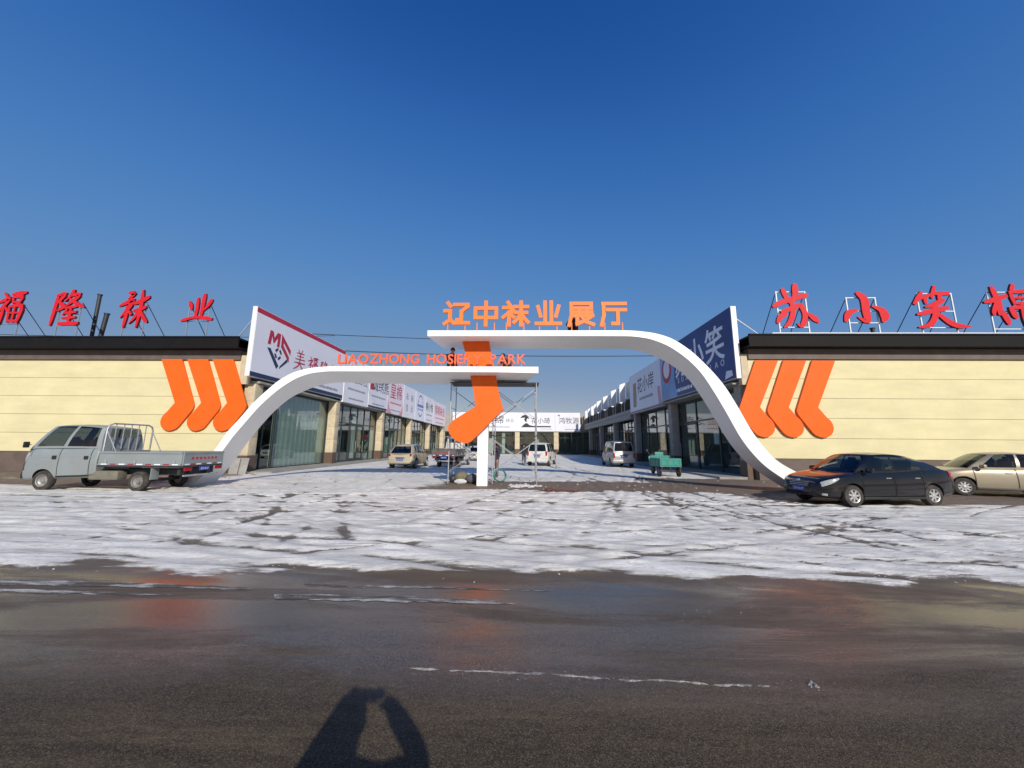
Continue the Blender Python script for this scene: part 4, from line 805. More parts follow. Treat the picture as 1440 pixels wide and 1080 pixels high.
def shell(v, S, paint):
    """smooth lofted lower body, cabin with panes; S holds the profiles"""
    top = pchip(*zip(*S['top'])); bot = pchip(*zip(*S['bot'])); hw = pchip(*zip(*S['hw'])); x0, x1 = S['top'][0][0], S['top'][-1][0]
    def P(x, q, off=0.0, sd=1):
        z0, z1, h = bot(x), top(x), hw(x); y = sec_y(q)*h; z = z0+sec_z(q)*(z1-z0)
        if off:
            e = .25; ty = (sec_y(min(12, q+e))-sec_y(max(0, q-e)))*h; tz = (sec_z(min(12, q+e))-sec_z(max(0, q-e)))*(z1-z0); d = math.hypot(ty, tz) or 1; y += tz/d*off; z -= ty/d*off
        return (x, sd*y, z)
    xs_ = sorted(set(np.round(np.concatenate([np.linspace(x0, x1, 46), x0+np.array([.01, .03, .06]), x1-np.array([.01, .03, .06])]), 4)))
    mb = MB(); qs = [i*.5 for i in range(25)]; rings = []
    for x in xs_: rings.append([P(x, q) for q in qs]+[P(x, q, 0, -1) for q in qs[-2:0:-1]])
    n = len(rings[0]); vs = [p for r_ in rings for p in r_]
    fs = [(i*n+j, i*n+(j+1)%n, (i+1)*n+(j+1)%n, (i+1)*n+j) for i in range(len(rings)-1) for j in range(n)]+[tuple(range(n))[::-1], tuple((len(rings)-1)*n+j for j in range(n))]
    mb.add(vs, fs); body = mb.build('body', paint, v, smooth=40)
    r = S['r']; cs = []
    for wx in S['wheels']:
        for sd in (1, -1):
            W = hw(wx); c = MB().lathe([(0, -.19), (r*1.16, -.19), (r*1.16, .3), (0, .3)], 30, 'y', (0, 0, 0)).build('cut', M['well']); c.location = (v.location.x, v.location.y, v.location.z) ; c.parent = v; c.location = (wx, sd*(W-.08), r*1.02); c.rotation_euler = (0, 0, 0 if sd > 0 else math.pi); cs.append(c)
    bpy.context.view_layer.update()
    if cs:
        body.data.materials.append(M['well']); boolean_cut(body, cs)
    # cabin
    C = S['cab']; yb, yr, H = C['yb'], C['yr'], C['H']; A0, A1, D1, D0 = C['A0'], C['A1'], C['D1'], C['D0']; bf, brr = C.get('bf', .14), C.get('br', .10); zfix = C.get('zbelt')
    arch = C.get('arch', .03); drop = C.get('drop', .03)
    def zr(s): return H-arch*(2*s-.9)**2-drop*s*s
    def side(s, t):
        bx_ = lerp(A0, D0, s); tx = lerp(A1, D1, s); zb_ = (zfix if zfix is not None else top(bx_))-.03
        tt = 1-(1-t)**1.12; x = lerp(bx_, tx, t); y = lerp(yb, yr, t**1.25)+.025*math.sin(math.pi*t); yc = 1-.10*(abs(2*s-1)**4); return x, y*yc, lerp(zb_, zr(s), tt)
    def end(s, w, t):
        x, y, z = side(s, t); b = (bf if s < .5 else -brr)*(1-w*w)*lerp(1.0, .7, t); return (x+b, w*y, z+(.02*(1-w*w) if t > .97 else 0))
    ts = [0, .08, .2, .35, .5, .65, .78, .88, .95, 1]; gt0, gt1 = C.get('gt', (1, 7))
    pan = C['panes']; ss = sorted(set([0, 1]+[round(q, 4) for p in pan for q in p]+[round(lerp(p[0], p[1], .5), 4) for p in pan]))
    sh = MB()
    def isg(i): m = (ss[i]+ss[i+1])/2; return any(p[0] < m < p[1] for p in pan)
    for sd in (1, -1):
        sh.grid(lambda s, t: (lambda q: (q[0], sd*q[1], q[2]))(side(s, t)), ss, ts, keep=lambda i, j: not (isg(i) and gt0 <= j < gt1))
    ws = [-1, -.93, -.7, -.35, 0, .35, .7, .93, 1]
    rear_t = C.get('rgt', (1, 8)); rw = C.get('rws', (1, 7))
    for s, (g0, g1), (w0, w1) in ((0, C.get('fgt', (1, 8)), (1, 7)), (1, rear_t, rw)): sh.grid(lambda w, t: end(s, w, t), ws, ts, keep=lambda i, j: not (w0 <= i < w1 and g0 <= j < g1))
    sr = list(np.linspace(0, 1, 11))
    def roof(w, s):
        a = end(0, w, 1); b = end(1, w, 1); x, y, z = side(s, 1); f = max(0, 1-w*w); return (lerp(a[0], b[0], s) if True else x, w*y, z+.02*f+.035*f*math.sin(math.pi*s))
    sh.grid(roof, ws, sr); sh.build('cabin', paint, v, smooth=38)
    for (a, b) in pan:
        for sd in (1, -1):
            g = MB(); g.grid(lambda s, t: (lambda q: (q[0], sd*(q[1]-.004), q[2]))(side(s, t)), list(np.linspace(a, b, 5)), ts[gt0:gt1+1]); g.build('side_window', M['carglass'], v, smooth=True)
    g = MB(); g.grid(lambda w, t: (lambda q: (q[0]-.004, q[1], q[2]))(end(0, w, t)), ws[1:-1], ts[C.get('fgt', (1, 8))[0]:C.get('fgt', (1, 8))[1]+1]); g.build('windshield', M['carglass'], v, smooth=True)
    if rear_t[1] > rear_t[0]:
        g = MB(); g.grid(lambda w, t: (lambda q: (q[0]+.004, q[1], q[2]))(end(1, w, t)), ws[rw[0]:rw[1]+1], ts[rear_t[0]:rear_t[1]+1]); g.build('rear_window', M['carglass'], v, smooth=True)
    zd = (zfix if zfix is not None else top((A0+D0)/2)); seatm = M[C.get('seat', 'seatgrey')]
    MB().add([(A0-.05, -yb+.05, zd-.0), (A0-.05, yb-.05, zd-.0), (D0+.08, yb-.05, zd+.035), (D0+.08, -yb+.05, zd+.035)], [(0, 1, 2, 3)]).build('interior_deck', M['dash'], v)
    for sx in ((A1-.42, A1-1.30) if A1-D1 > 1.0 else (A1-.4,)):
        for sy in (-.36, .36):
            st_ = rbox('seat_back', (.12, .46, .34), (sx, sy, zd+.11), seatm, v, .05, rot=(0, R(-10), 0))
            if H-zd > .62 or sx > A1-.6: rbox('headrest', (.07, .22, .12), (-.02, 0, .20), seatm, st_, .03)
    def patch(name, xa, xb, qa, qb, off, m, sd, nx_=10, nq=8, parent=None, thick=True, taper=0.0):
        P0 = P
        def P_(x, q, o_, s_): f_ = 1-taper*((xb-x)/(xb-xa))**1.5; return P0(x, qb-.25*(1-f_)-(qb-q)*f_, o_, s_)
        g = MB(); us = list(np.linspace(xa, xb, nx_)); vq = list(np.linspace(qa, qb, nq)); g.grid(lambda x, q: P_(x, q, off, sd), us, vq)
        if thick:
            for ed in ([(us[0], q) for q in vq], [(us[-1], q) for q in vq], [(x, vq[0]) for x in us], [(x, vq[-1]) for x in us]):
                g.grid(lambda i, k: P_(ed[int(i)][0], ed[int(i)][1], off if k else -.01, sd), list(range(len(ed))), [0, 1])
        return g.build(name, m, parent or v, smooth=30)
    return P, patch, top, hw, side, end
def plate(v, x, z, face, back=False, y=0.0):
    o = rbox('number_plate', (.012, .44, .14), (x, y, z), M['plate'], v, .003, rot=(0, 0, face)); k = text_mesh('辽A·5L27', .085, M['whiteink'], .001); link('lettering', k, o, (.008 if not back else -.008, 0, -.03), (R(90), 0, R(90) if not back else R(-90))); return o
def mirror(v, x, y, z, m):
    s = 1 if y > 0 else -1; o = rbox('wing_mirror', (.10, .19, .13), (x, y+s*.10, z), m, v, .03, rot=(0, 0, s*.15)); return o
SEDAN = dict(top=[(-2.27,.62),(-2.24,.86),(-2.15,1.0),(-1.8,1.06),(-1.2,1.04),(0,.98),(.85,.97),(1.15,.94),(1.7,.85),(2.02,.74),(2.17,.62),(2.22,.5)], bot=[(-2.27,.46),(-2.22,.36),(-1.9,.27),(-1.2,.21),(1.2,.20),(1.9,.21),(2.15,.26),(2.22,.36)],
             hw=[(-2.27,.60),(-2.22,.70),(-2.0,.80),(-1.5,.845),(0,.86),(1.3,.85),(1.75,.81),(2.02,.70),(2.16,.56),(2.22,.42)], wheels=(-1.30, 1.30), r=.305,
             cab=dict(yb=.775, yr=.575, H=1.475, A0=1.10, A1=.34, D1=-1.02, D0=-1.90, bf=.20, br=.14, panes=[(.09, .40), (.435, .74)], gt=(1, 8), arch=.05, drop=.03))
def sedan(lab, loc, rz, paint, rims, scale=1.0, dark=False, group='saloon cars parked at right'):
    v = thing('parked_car', lab, 'car', loc, rz, group); P, patch, top, hw, side, end = shell(v, SEDAN, paint)
    for sd in (1, -1):
        for xa, xb in ((-.02, .98), (-.98, -.06)):
            d = patch('door', xa, xb, 3.4, 9.0, .006, paint, sd); rbox('handle', (.17, .02, .03), (xa+.16, sd*(hw(xa)*.985+.006), .80), M['chrome'] if dark else paint, d, .008)
        rbox('sill', (2.0, .04, .07), (0, sd*.825, .245), M['trim'], v, .01)
        [patch('door_gap', q-.006, q+.006, 3.5, 9.0, .0075, M['trim'], sd, 2, 10) for q in (-1.0, -.04, 1.0)]; patch('headlight', 1.66, 2.09, 6.5, 8.6, .008, M['lamp'], sd, taper=.75); patch('tail_light', -2.22, -1.97, 6.8, 8.8, .010, M['redlamp'], sd); mirror(v, .78, sd*.80, 1.02, paint)
        patch('fog_lamp', 2.0, 2.10, 3.6, 4.3, .008, M['lamp'], sd, 4, 4)
    g = rbox('grille', (.05, .62, .17), (2.185, 0, .60), M['trim'], v, .02, rot=(0, R(-14), 0))
    for k in range(3): rbox('grille_bar', (.012, .58, .016), (.03, 0, -.05+k*.05), M['chrome'], g, .004)
    rbox('air_intake', (.04, .80, .10), (2.175, 0, .335), M['trim'], v, .015); rbox('badge', (.02, .10, .06), (2.195, 0, .70), M['chrome'], v, .015, rot=(0, R(-20), 0)); plate(v, 2.215, .455, 0); 
    rbox('wiper', (.02, .55, .014), (1.12, .25, .985), M['trim'], v, .004, rot=(0, 0, .12)); rbox('wiper', (.02, .5, .014), (1.14, -.32, .985), M['trim'], v, .004, rot=(0, 0, .12))
    pr_ = wheel_parts(.305, .20, *rims)
    for x in SEDAN['wheels']:
        for s in (1, -1): add_wheel(v, pr_, x, s*.745, .305)
    v.scale = (scale,)*3; return v
paint_black = mat('black_car_paint', (.0035, .0035, .004), .16, var=.2, scale=2, coat=.5, spec=.4, dirt=(.04, .034, .03), dirt_amt=.10)
paint_beige = mat('beige_car_paint', (.34, .29, .20), .32, metal=.25, var=.06, scale=2, coat=.5, dirt=(.25, .21, .16), dirt_amt=.4)
sedan('black saloon car with blue number plate parked before the right cream wall', (10.55, 12.02, 0), R(188), paint_black, (7, M['rim']), dark=True)
sedan('beige saloon car behind the black car, cut by the right picture edge', (17.42, 14.40, 0), R(160), paint_beige, (9, M['rim']), 1.02)

# silver van, seen from behind
paint_silver = mat('silver_van_paint', (.42, .42, .42), .38, metal=.35, var=.06, scale=2, coat=.3, dirt=(.25, .22, .19), dirt_amt=.45)
VAN = dict(top=[(-2.12,.80),(-2.08,1.02),(-1.9,1.08),(0,1.06),(1.3,1.03),(1.65,.98),(1.95,.84),(2.1,.60),(2.14,.5)], bot=[(-2.12,.42),(-2.05,.33),(-1.5,.26),(1.5,.24),(2.05,.28),(2.14,.36)], hw=[(-2.12,.74),(-2.05,.81),(-1.6,.845),(1.2,.84),(1.7,.78),(2.0,.64),(2.14,.46)], wheels=(-1.32, 1.34), r=.31,
           cab=dict(yb=.80, yr=.66, H=1.88, A0=1.52, A1=.78, D1=-1.93, D0=-2.08, bf=.2, br=.06, panes=[(.06, .26), (.30, .58), (.62, .94)], gt=(1, 8), arch=.05, drop=.03, rgt=(2, 8), rws=(1, 7)))
def rear_kit(v, P, patch, x, zl, zp, w, paint, tall=False):
    for sd in (1, -1): rbox('tail_light', (.06, .13, .34 if tall else .16), (x+.015, sd*w, zl), M['redlamp'], v, .02)
    rbox('rear_bumper', (.14, w*2+.22, .20), (x+.03, 0, .46), paint, v, .05); plate(v, x-.035, zp, 0, True); rbox('tailgate_trim', (.03, .62, .06), (x-.005, 0, zp+.12), M['trim'], v, .01)
    rbox('exhaust', (.2, .06, .06), (x+.12, -.5, .27), M['darksteel'], v, .02)
def simple_vehicle(name, cat, lab, loc, rz, S, paint, rims, w, xr, zl, zp, tall=False):
    v = thing(name, lab, cat, loc, rz, 'vehicles parked in the courtyard'); P, patch, top, hw, side, end = shell(v, S, paint)
    for sd in (1, -1):
        for xa, xb in ((.08, 1.0), (-1.0, .03)):
            d = patch('door', xa, xb, 3.6, 9.0, .006, paint, sd, 8, 6); rbox('handle', (.16, .025, .03), (xa+.14, sd*(hw(xa)+.005), top(xa)*.86), M['trim'], d, .008)
        mirror(v, S['cab']['A0']-.3, sd*(hw(.8)-.04), top(.8)+.08, M['trim']); rbox('headlight', (.10, .3, .14), (S['top'][-1][0]-.14, sd*.5, .70), M['lamp'], v, .04)
    rear_kit(v, P, patch, xr, zl, zp, w, paint, tall); pr_ = wheel_parts(S['r'], .21, *rims)
    for x in S['wheels']:
        for s in (1, -1): add_wheel(v, pr_, x, s*(hw(x)-.115), S['r'])
    return v
simple_vehicle('parked_van', 'van', 'silver minivan in the shade beside the right shopfronts', (7.85, 31.3, 0), R(90), VAN, paint_silver, ('steel', M['steelrim']), .70, -2.12, .86, .78, True).scale = (1.07,)*3
# beige crossover with sloping tail
paint_sand = mat('dusty_sand_paint', (.43, .38, .27), .45, metal=.1, var=.08, scale=2, coat=.2, dirt=(.30, .25, .18), dirt_amt=.6)
HATCH = dict(top=[(-2.05,.72),(-2.02,.92),(-1.9,1.06),(-1.2,1.06),(0,1.02),(1.0,1.0),(1.3,.97),(1.8,.86),(2.08,.70),(2.16,.56)], bot=[(-2.05,.46),(-1.98,.36),(-1.5,.25),(1.5,.24),(2.05,.27),(2.16,.38)], hw=[(-2.05,.74),(-1.98,.84),(-1.5,.90),(0,.89),(1.4,.88),(1.85,.78),(2.08,.62),(2.16,.46)], wheels=(-1.28, 1.36), r=.34,
             cab=dict(yb=.82, yr=.62, H=1.62, A0=1.25, A1=.42, D1=-1.45, D0=-1.98, bf=.2, br=.10, panes=[(.08, .36), (.40, .68), (.72, .86)], gt=(1, 8), arch=.04, drop=.05, rgt=(1, 8)))
simple_vehicle('parked_car', 'car', 'dusty beige crossover car parked at the left of the courtyard, seen from behind', (-8.05, 26.85, 0), R(88), HATCH, paint_sand, (5, M['rim']), .72, -2.05, .93, .62)
# white sport utility vehicle
paint_white = mat('white_suv_paint', (.66, .65, .62), .35, var=.05, scale=2, coat=.3, dirt=(.40, .35, .28), dirt_amt=.5)
SUV = dict(top=[(-2.25,.86),(-2.22,1.02),(-2.1,1.10),(0,1.10),(1.0,1.08),(1.3,1.05),(1.9,.98),(2.2,.84),(2.3,.62)], bot=[(-2.25,.56),(-2.15,.46),(-1.5,.36),(1.5,.36),(2.2,.40),(2.3,.5)], hw=[(-2.25,.78),(-2.18,.86),(-1.6,.91),(1.4,.90),(1.95,.82),(2.2,.70),(2.3,.58)], wheels=(-1.38, 1.36), r=.37,
           cab=dict(yb=.84, yr=.68, H=1.82, A0=1.15, A1=.48, D1=-1.98, D0=-2.2, bf=.16, br=.06, panes=[(.06, .32), (.36, .62), (.66, .92)], gt=(1, 8), arch=.04, drop=.03, rgt=(2, 8)))
simple_vehicle('parked_car', 'car', 'white off road car in the middle of the courtyard, right of the gate post', (1.75, 31.9, 0), R(76), SUV, paint_white, (6, M['rim']), .74, -2.25, 1.0, .78, True)
v = simple_vehicle('parked_car', 'car', 'small white car far off in the courtyard, half hidden by the gate post', (-5.0, 39.6, 0), R(90), HATCH, paint_white, (5, M['rim']), .72, -2.05, .93, .62); v.scale = (.92,)*3

# light trucks with double cab
paint_grey = mat('grey_green_truck_paint', (.235, .27, .278), .42, var=.06, scale=1.6, coat=.25, dirt=(.22, .20, .17), dirt_amt=.4)
CAB = dict(top=[(-.98,1.38),(-.95,1.44),(0,1.44),(1.1,1.43),(1.46,1.38),(1.60,1.20),(1.68,.95),(1.71,.68)], bot=[(-.98,.54),(-.9,.46),(0,.40),(1.0,.36),(1.6,.34),(1.71,.40)], hw=[(-.98,.80),(-.94,.82),(0,.83),(.9,.83),(1.35,.79),(1.58,.72),(1.71,.58)], wheels=(.98,), r=.33,
           cab=dict(yb=.795, yr=.66, H=2.20, A0=1.50, A1=.86, D1=-.88, D0=-.96, bf=.18, br=.03, panes=[(.10, .50), (.55, .94)], gt=(1, 8), arch=.05, drop=.02, rgt=(4, 8), rws=(2, 6), seat='seatred'))
def truck(lab, loc, rz, paint, bedm, name='flatbed_truck', sides=True, group=None):
    v = thing(name, lab, 'truck', loc, rz, group)
    root = v; S = CAB
    # the cab sits at the front: shift its profiles forward
    D = 1.35; sh = lambda L: [(x+D, z) for x, z in L]; S2 = dict(top=sh(S['top']), bot=sh(S['bot']), hw=sh(S['hw']), wheels=(2.12,), r=.33, cab=dict(S['cab'])); c = S2['cab']
    for k in ('A0', 'A1', 'D1', 'D0'): c[k] += D
    P, patch, top, hw, side, end = shell(v, S2, paint)
    for sd in (1, -1):
        for xa, xb in ((D+.34, D+1.30), (D-.74, D+.28)):
            d = patch('door', xa, xb, 3.2 if xa < D else 7.0, 9.2, .006, paint, sd); rbox('handle', (.14, .03, .12), (xa+.12, sd*(hw(xa)+.004), 1.10), M['trim'], d, .03)
        m = rbox('wing_mirror', (.06, .15, .20), (D+1.34, sd*.95, 1.52), M['trim'], v, .03); MB().tube([(0, 0, 0), (.05, -sd*.16, .0)], .014, 6).build('mirror_arm', M['trim'], m)
        patch('headlight', D+1.42, D+1.60, 6.5, 8.6, .008, M['lamp'], sd, 6, 6)
    rbox('front_bumper', (.16, 1.40, .24), (D+1.60, 0, .50), M['trim'], v, .06)
    for sd in (1, -1):
        for k in range(3): patch('nose_vent', D+1.50, D+1.60, 4.6+.55*k, 4.95+.55*k, .007, M['trim'], sd, 4, 3)
        patch('marker_lamp', D+1.36, D+1.44, 7.2, 7.7, .008, M['lamp'], sd, 4, 3); patch('waist_crease', D-.90, D+1.30, 6.55, 6.72, .008, paint, sd, 16, 3); patch('sill_trim', D-.88, D+.35, 2.6, 3.1, .006, M['trim'], sd, 10, 3)
        for q in (D-.76, D+.30, D+1.31): patch('door_gap', q-.008, q+.008, 3.3 if q < D+1 else 7.0, 9.3, .0068, M['trim'], sd, 2, 10)
    # bed
    xb0, xb1 = -2.62, .28; yw = .86; z0, z1 = .86, 1.31
    MB().box(xb0, xb1, -yw, yw, z0-.06, z0).build('bed_floor', M['darksteel'], v)
    def drop(name, bx): 
        o = MB().box(*bx).build(name, bedm, v, bevel=.008); return o
    for sd in (1, -1):
        y0_, y1_ = (yw-.04, yw) if sd > 0 else (-yw, -yw+.04); o = drop('side_board', (xb0+.06, xb1-.02, y0_, y1_, z0+.003, z1))
        yo = sd*(yw+.012); MB().box(xb0+.06, xb1-.02, yo-.014, yo+.014, z1-.05, z1+.012).build('top_rail', bedm, o); MB().box(xb0+.06, xb1-.02, yo-.014, yo+.014, z0+.005, z0+.05).build('bottom_rail', bedm, o)
        for k in range(9):
            q = lerp(xb0+.25, xb1-.25, k/8); MB().box(q-.10, q+.10, sd*(yw+.027)-.001, sd*(yw+.027)+.001, z0+.02, z0+.055).build('reflector', M['redlamp'] if k % 2 else M['whiteink'], o)
        for q in (xb0+.3, -1.0, xb1-.3): rbox('latch', (.05, .03, .12), (q, sd*(yw+.02), z0+.12), M['steel'], o, .008)
    o = drop('tail_board', (xb0, xb0+.04, -yw, yw, z0+.003, z1)); MB().box(xb0-.012, xb0+.016, -yw, yw, z1-.05, z1+.012).build('top_rail', bedm, o)
    for k in range(7): q = lerp(-.7, .7, k/6); MB().box(xb0-.004, xb0-.001, q-.09, q+.09, z0+.02, z0+.06).build('reflector', M['redlamp'] if k % 2 else M['whiteink'], o)
    smp = MB()
    for k in range(7): q = lerp(-.5, .5, k/6); smp.box(xb0-.003, xb0, q-.05, q+.05, z0+.20, z0+.28)
    smp.build('small_print', M['redink'], o)
    # rack behind the cab
    hx = xb1-.08; zr_ = 2.27; rk = bpy.data.objects.new('head_rack', None); COL.objects.link(rk); rk.parent = v
    ym = yw-.05; arcp = [(hx+.02, -ym, z0), (hx, -ym, zr_-.2), (hx, -ym+.06, zr_-.06), (hx, -ym+.2, zr_), (hx, ym-.2, zr_), (hx, ym-.06, zr_-.06), (hx, ym, zr_-.2), (hx+.02, ym, z0)]
    MB().tube(arcp, .026, 8).build('hoop', M['steel'], rk, smooth=50)
    for k in range(5): q = lerp(-ym+.28, ym-.28, k/4); MB().tube([(hx, q, 1.30), (hx, q, zr_-.01)], .016, 6).build('rack_bar', M['steel'], rk)
    MB().tube([(hx, -ym, 1.33), (hx, ym, 1.33)], .02, 6).build('rack_bar', M['steel'], rk)
    for sd in (1, -1): MB().tube([(hx, sd*ym, zr_-.25), (hx-.42, sd*ym, z1)], .018, 6).build('rack_stay', M['steel'], rk)
    MB().box(hx-.02, hx+.02, -ym, ym, z0, z1).build('head_board', bedm, v)
    # chassis, tank, lamps, wheels
    MB().box(xb0+.1, D+.9, -.42, -.32, .52, .70).box(xb0+.1, D+.9, .32, .42, .52, .70).box(-1.17, -1.07, -.72, .72, .28, .38).box(xb0+.2, xb0+.3, -.7, .7, .55, .78).build('chassis', M['darksteel'], v)
    rbox('fuel_tank', (1.0, .34, .30), (.1, .62, .52), mat('dusty_tank', (.16, .15, .115), .8, var=.2, scale=5), v, .05); rbox('battery_box', (.4, .3, .26), (.1, -.62, .54), M['darksteel'], v, .04)
    MB().tube([(xb0+.55, -.25, .42), (xb0+.55, .25, .42)], .30, 18).build('spare_wheel', M['tyre'], v) if False else None
    for sd in (1, -1):
        rbox('tail_light', (.05, .30, .12), (xb0-.01, sd*.66, .74), M['redlamp'], v, .02); mf = rbox('mud_flap', (.02, .30, .38), (-1.56, sd*.70, .58), M['trim'] if sd < 0 else paint, v, .006)
    rbox('rear_bar', (.05, 1.5, .06), (xb0+.05, 0, .52), M['steel'], v, .015); plate(v, xb0-.035, .74, 0, True)
    pf = wheel_parts(.33, .19, 'steel', mat('silver_steel_rim', (.34, .34, .33), .5, metal=.4, var=.15, scale=9, dirt=(.2, .17, .14), dirt_amt=.5)); pk = wheel_parts(.33, .19, 'steel', M['steelrim'])
    for s in (1, -1): add_wheel(v, pf, 2.12, s*.715, .33); add_wheel(v, pk, -1.12, s*.735, .33)
    return v
t1 = truck('grey double cab flatbed truck with tubular rack parked before the left cream wall', (-14.05, 13.18, 0), R(181.5), paint_grey, paint_grey)
bed_dark = mat('dirty_dark_bed', (.09, .09, .088), .6, var=.2, scale=4, dirt=(.2, .18, .16), dirt_amt=.5)
truck('small dark bed truck with white cab in the courtyard, left of the gate post', (-5.25, 28.6, 0), R(86), paint_white, bed_dark, group='vehicles parked in the courtyard')

# green cargo tricycle
tk = thing('cargo_tricycle', 'teal green cargo tricycle parked by the right shopfronts', 'tricycle', (8.05, 21.7, 0), R(92)); teal = mat('teal_tricycle_paint', (.02, .24, .20), .45, var=.12, scale=4, dirt=(.12, .16, .13), dirt_amt=.5)
bx0, bx1, bw = -1.05, .45, .58
for nm, bx in (('bed_floor', (bx0, bx1, -bw, bw, .55, .59)), ('side_board', (bx0+.03, bx1, bw-.03, bw, .593, 1.0)), ('side_board', (bx0+.03, bx1, -bw, -bw+.03, .593, 1.0)), ('tail_board', (bx0, bx0+.03, -bw, bw, .593, 1.0)), ('head_board', (bx1-.03, bx1, -bw+.03, bw-.03, .593, 1.12))):
    o = MB().box(*bx).build(nm, teal, tk, bevel=.006)
    if nm == 'tail_board':
        for z in (.66, .94): MB().box(bx0-.02, bx0-.001, -bw, bw, z-.02, z+.02).build('rib', teal, o)
        for y in (-.5, -.17, .17, .5): MB().box(bx0-.018, bx0-.001, y-.02, y+.02, .682, .918).build('rib', teal, o)
    if nm == 'side_board':
        yy = bx[2] if bx[2] < 0 else bx[3]; s = 1 if yy > 0 else -1
        for x in (-.8, -.4, 0, .35): MB().box(x-.02, x+.02, *sorted((yy+s*.001, yy+s*.02)), .60, .99).build('rib', teal, o)
MB().tube([(bx0+.1, 0, .46), (.6, 0, .46), (1.2, 0, .50), (1.42, 0, .72)], .04, 8).tube([(-.75, -.5, .31), (-.75, .5, .31)], .03, 8).tube([(-.75, .28, .33), (-.75, .28, .56)], .025, 6).tube([(-.75, -.28, .33), (-.75, -.28, .56)], .025, 6).build('frame', M['darksteel'], tk)
rbox('seat', (.36, .5, .14), (.70, 0, .86), M['trim'], tk, .04); rbox('seat_box', (.36, .46, .26), (.70, 0, .66), teal, tk, .02); rbox('seat_back', (.07, .5, .36), (.50, 0, 1.14), teal, tk, .03)
MB().prism([(1.12, .50), (1.20, .48), (1.42, 1.0), (1.36, 1.05)], lambda u, v, d: (u, d, v), -.30, .30).build('leg_shield', teal, tk, bevel=.01); rbox('foot_board', (.36, .52, .04), (1.0, 0, .50), teal, tk, .01)
MB().tube([(1.50, 0, .45), (1.34, 0, 1.12)], .028, 8).build('steering_column', M['darksteel'], tk); hb = MB().tube([(1.20, -.36, 1.17), (1.32, -.2, 1.14), (1.32, .2, 1.14), (1.20, .36, 1.17)], .017, 8).build('handlebar', M['trim'], tk)
for s in (1, -1): MB().tube([(1.3, s*.3, 1.15), (1.33, s*.36, 1.36)], .008, 5).lathe([(0, -.01), (.07, -.01), (.07, .01), (0, .01)], 12, 'x', (1.33, s*.38, 1.40)).build('mirror', M['trim'], hb)
rbox('headlight', (.10, .18, .14), (1.42, 0, 1.02), M['lamp'], tk, .03); MB().lathe([(.30, -.07), (.34, -.06), (.34, .06), (.30, .07)], 16, 'y', (1.52, 0, .27)).build('mudguard', teal, tk) if False else None
for y in (.5, -.5): rbox('tail_light', (.03, .10, .07), (bx0-.02, y, .53), M['redlamp'], tk, .01)
pt = wheel_parts(.27, .11, 'steel', M['steelrim'])
for (x, y) in ((-.75, .53), (-.75, -.53), (1.52, .001)): add_wheel(tk, pt, x, y, .27)
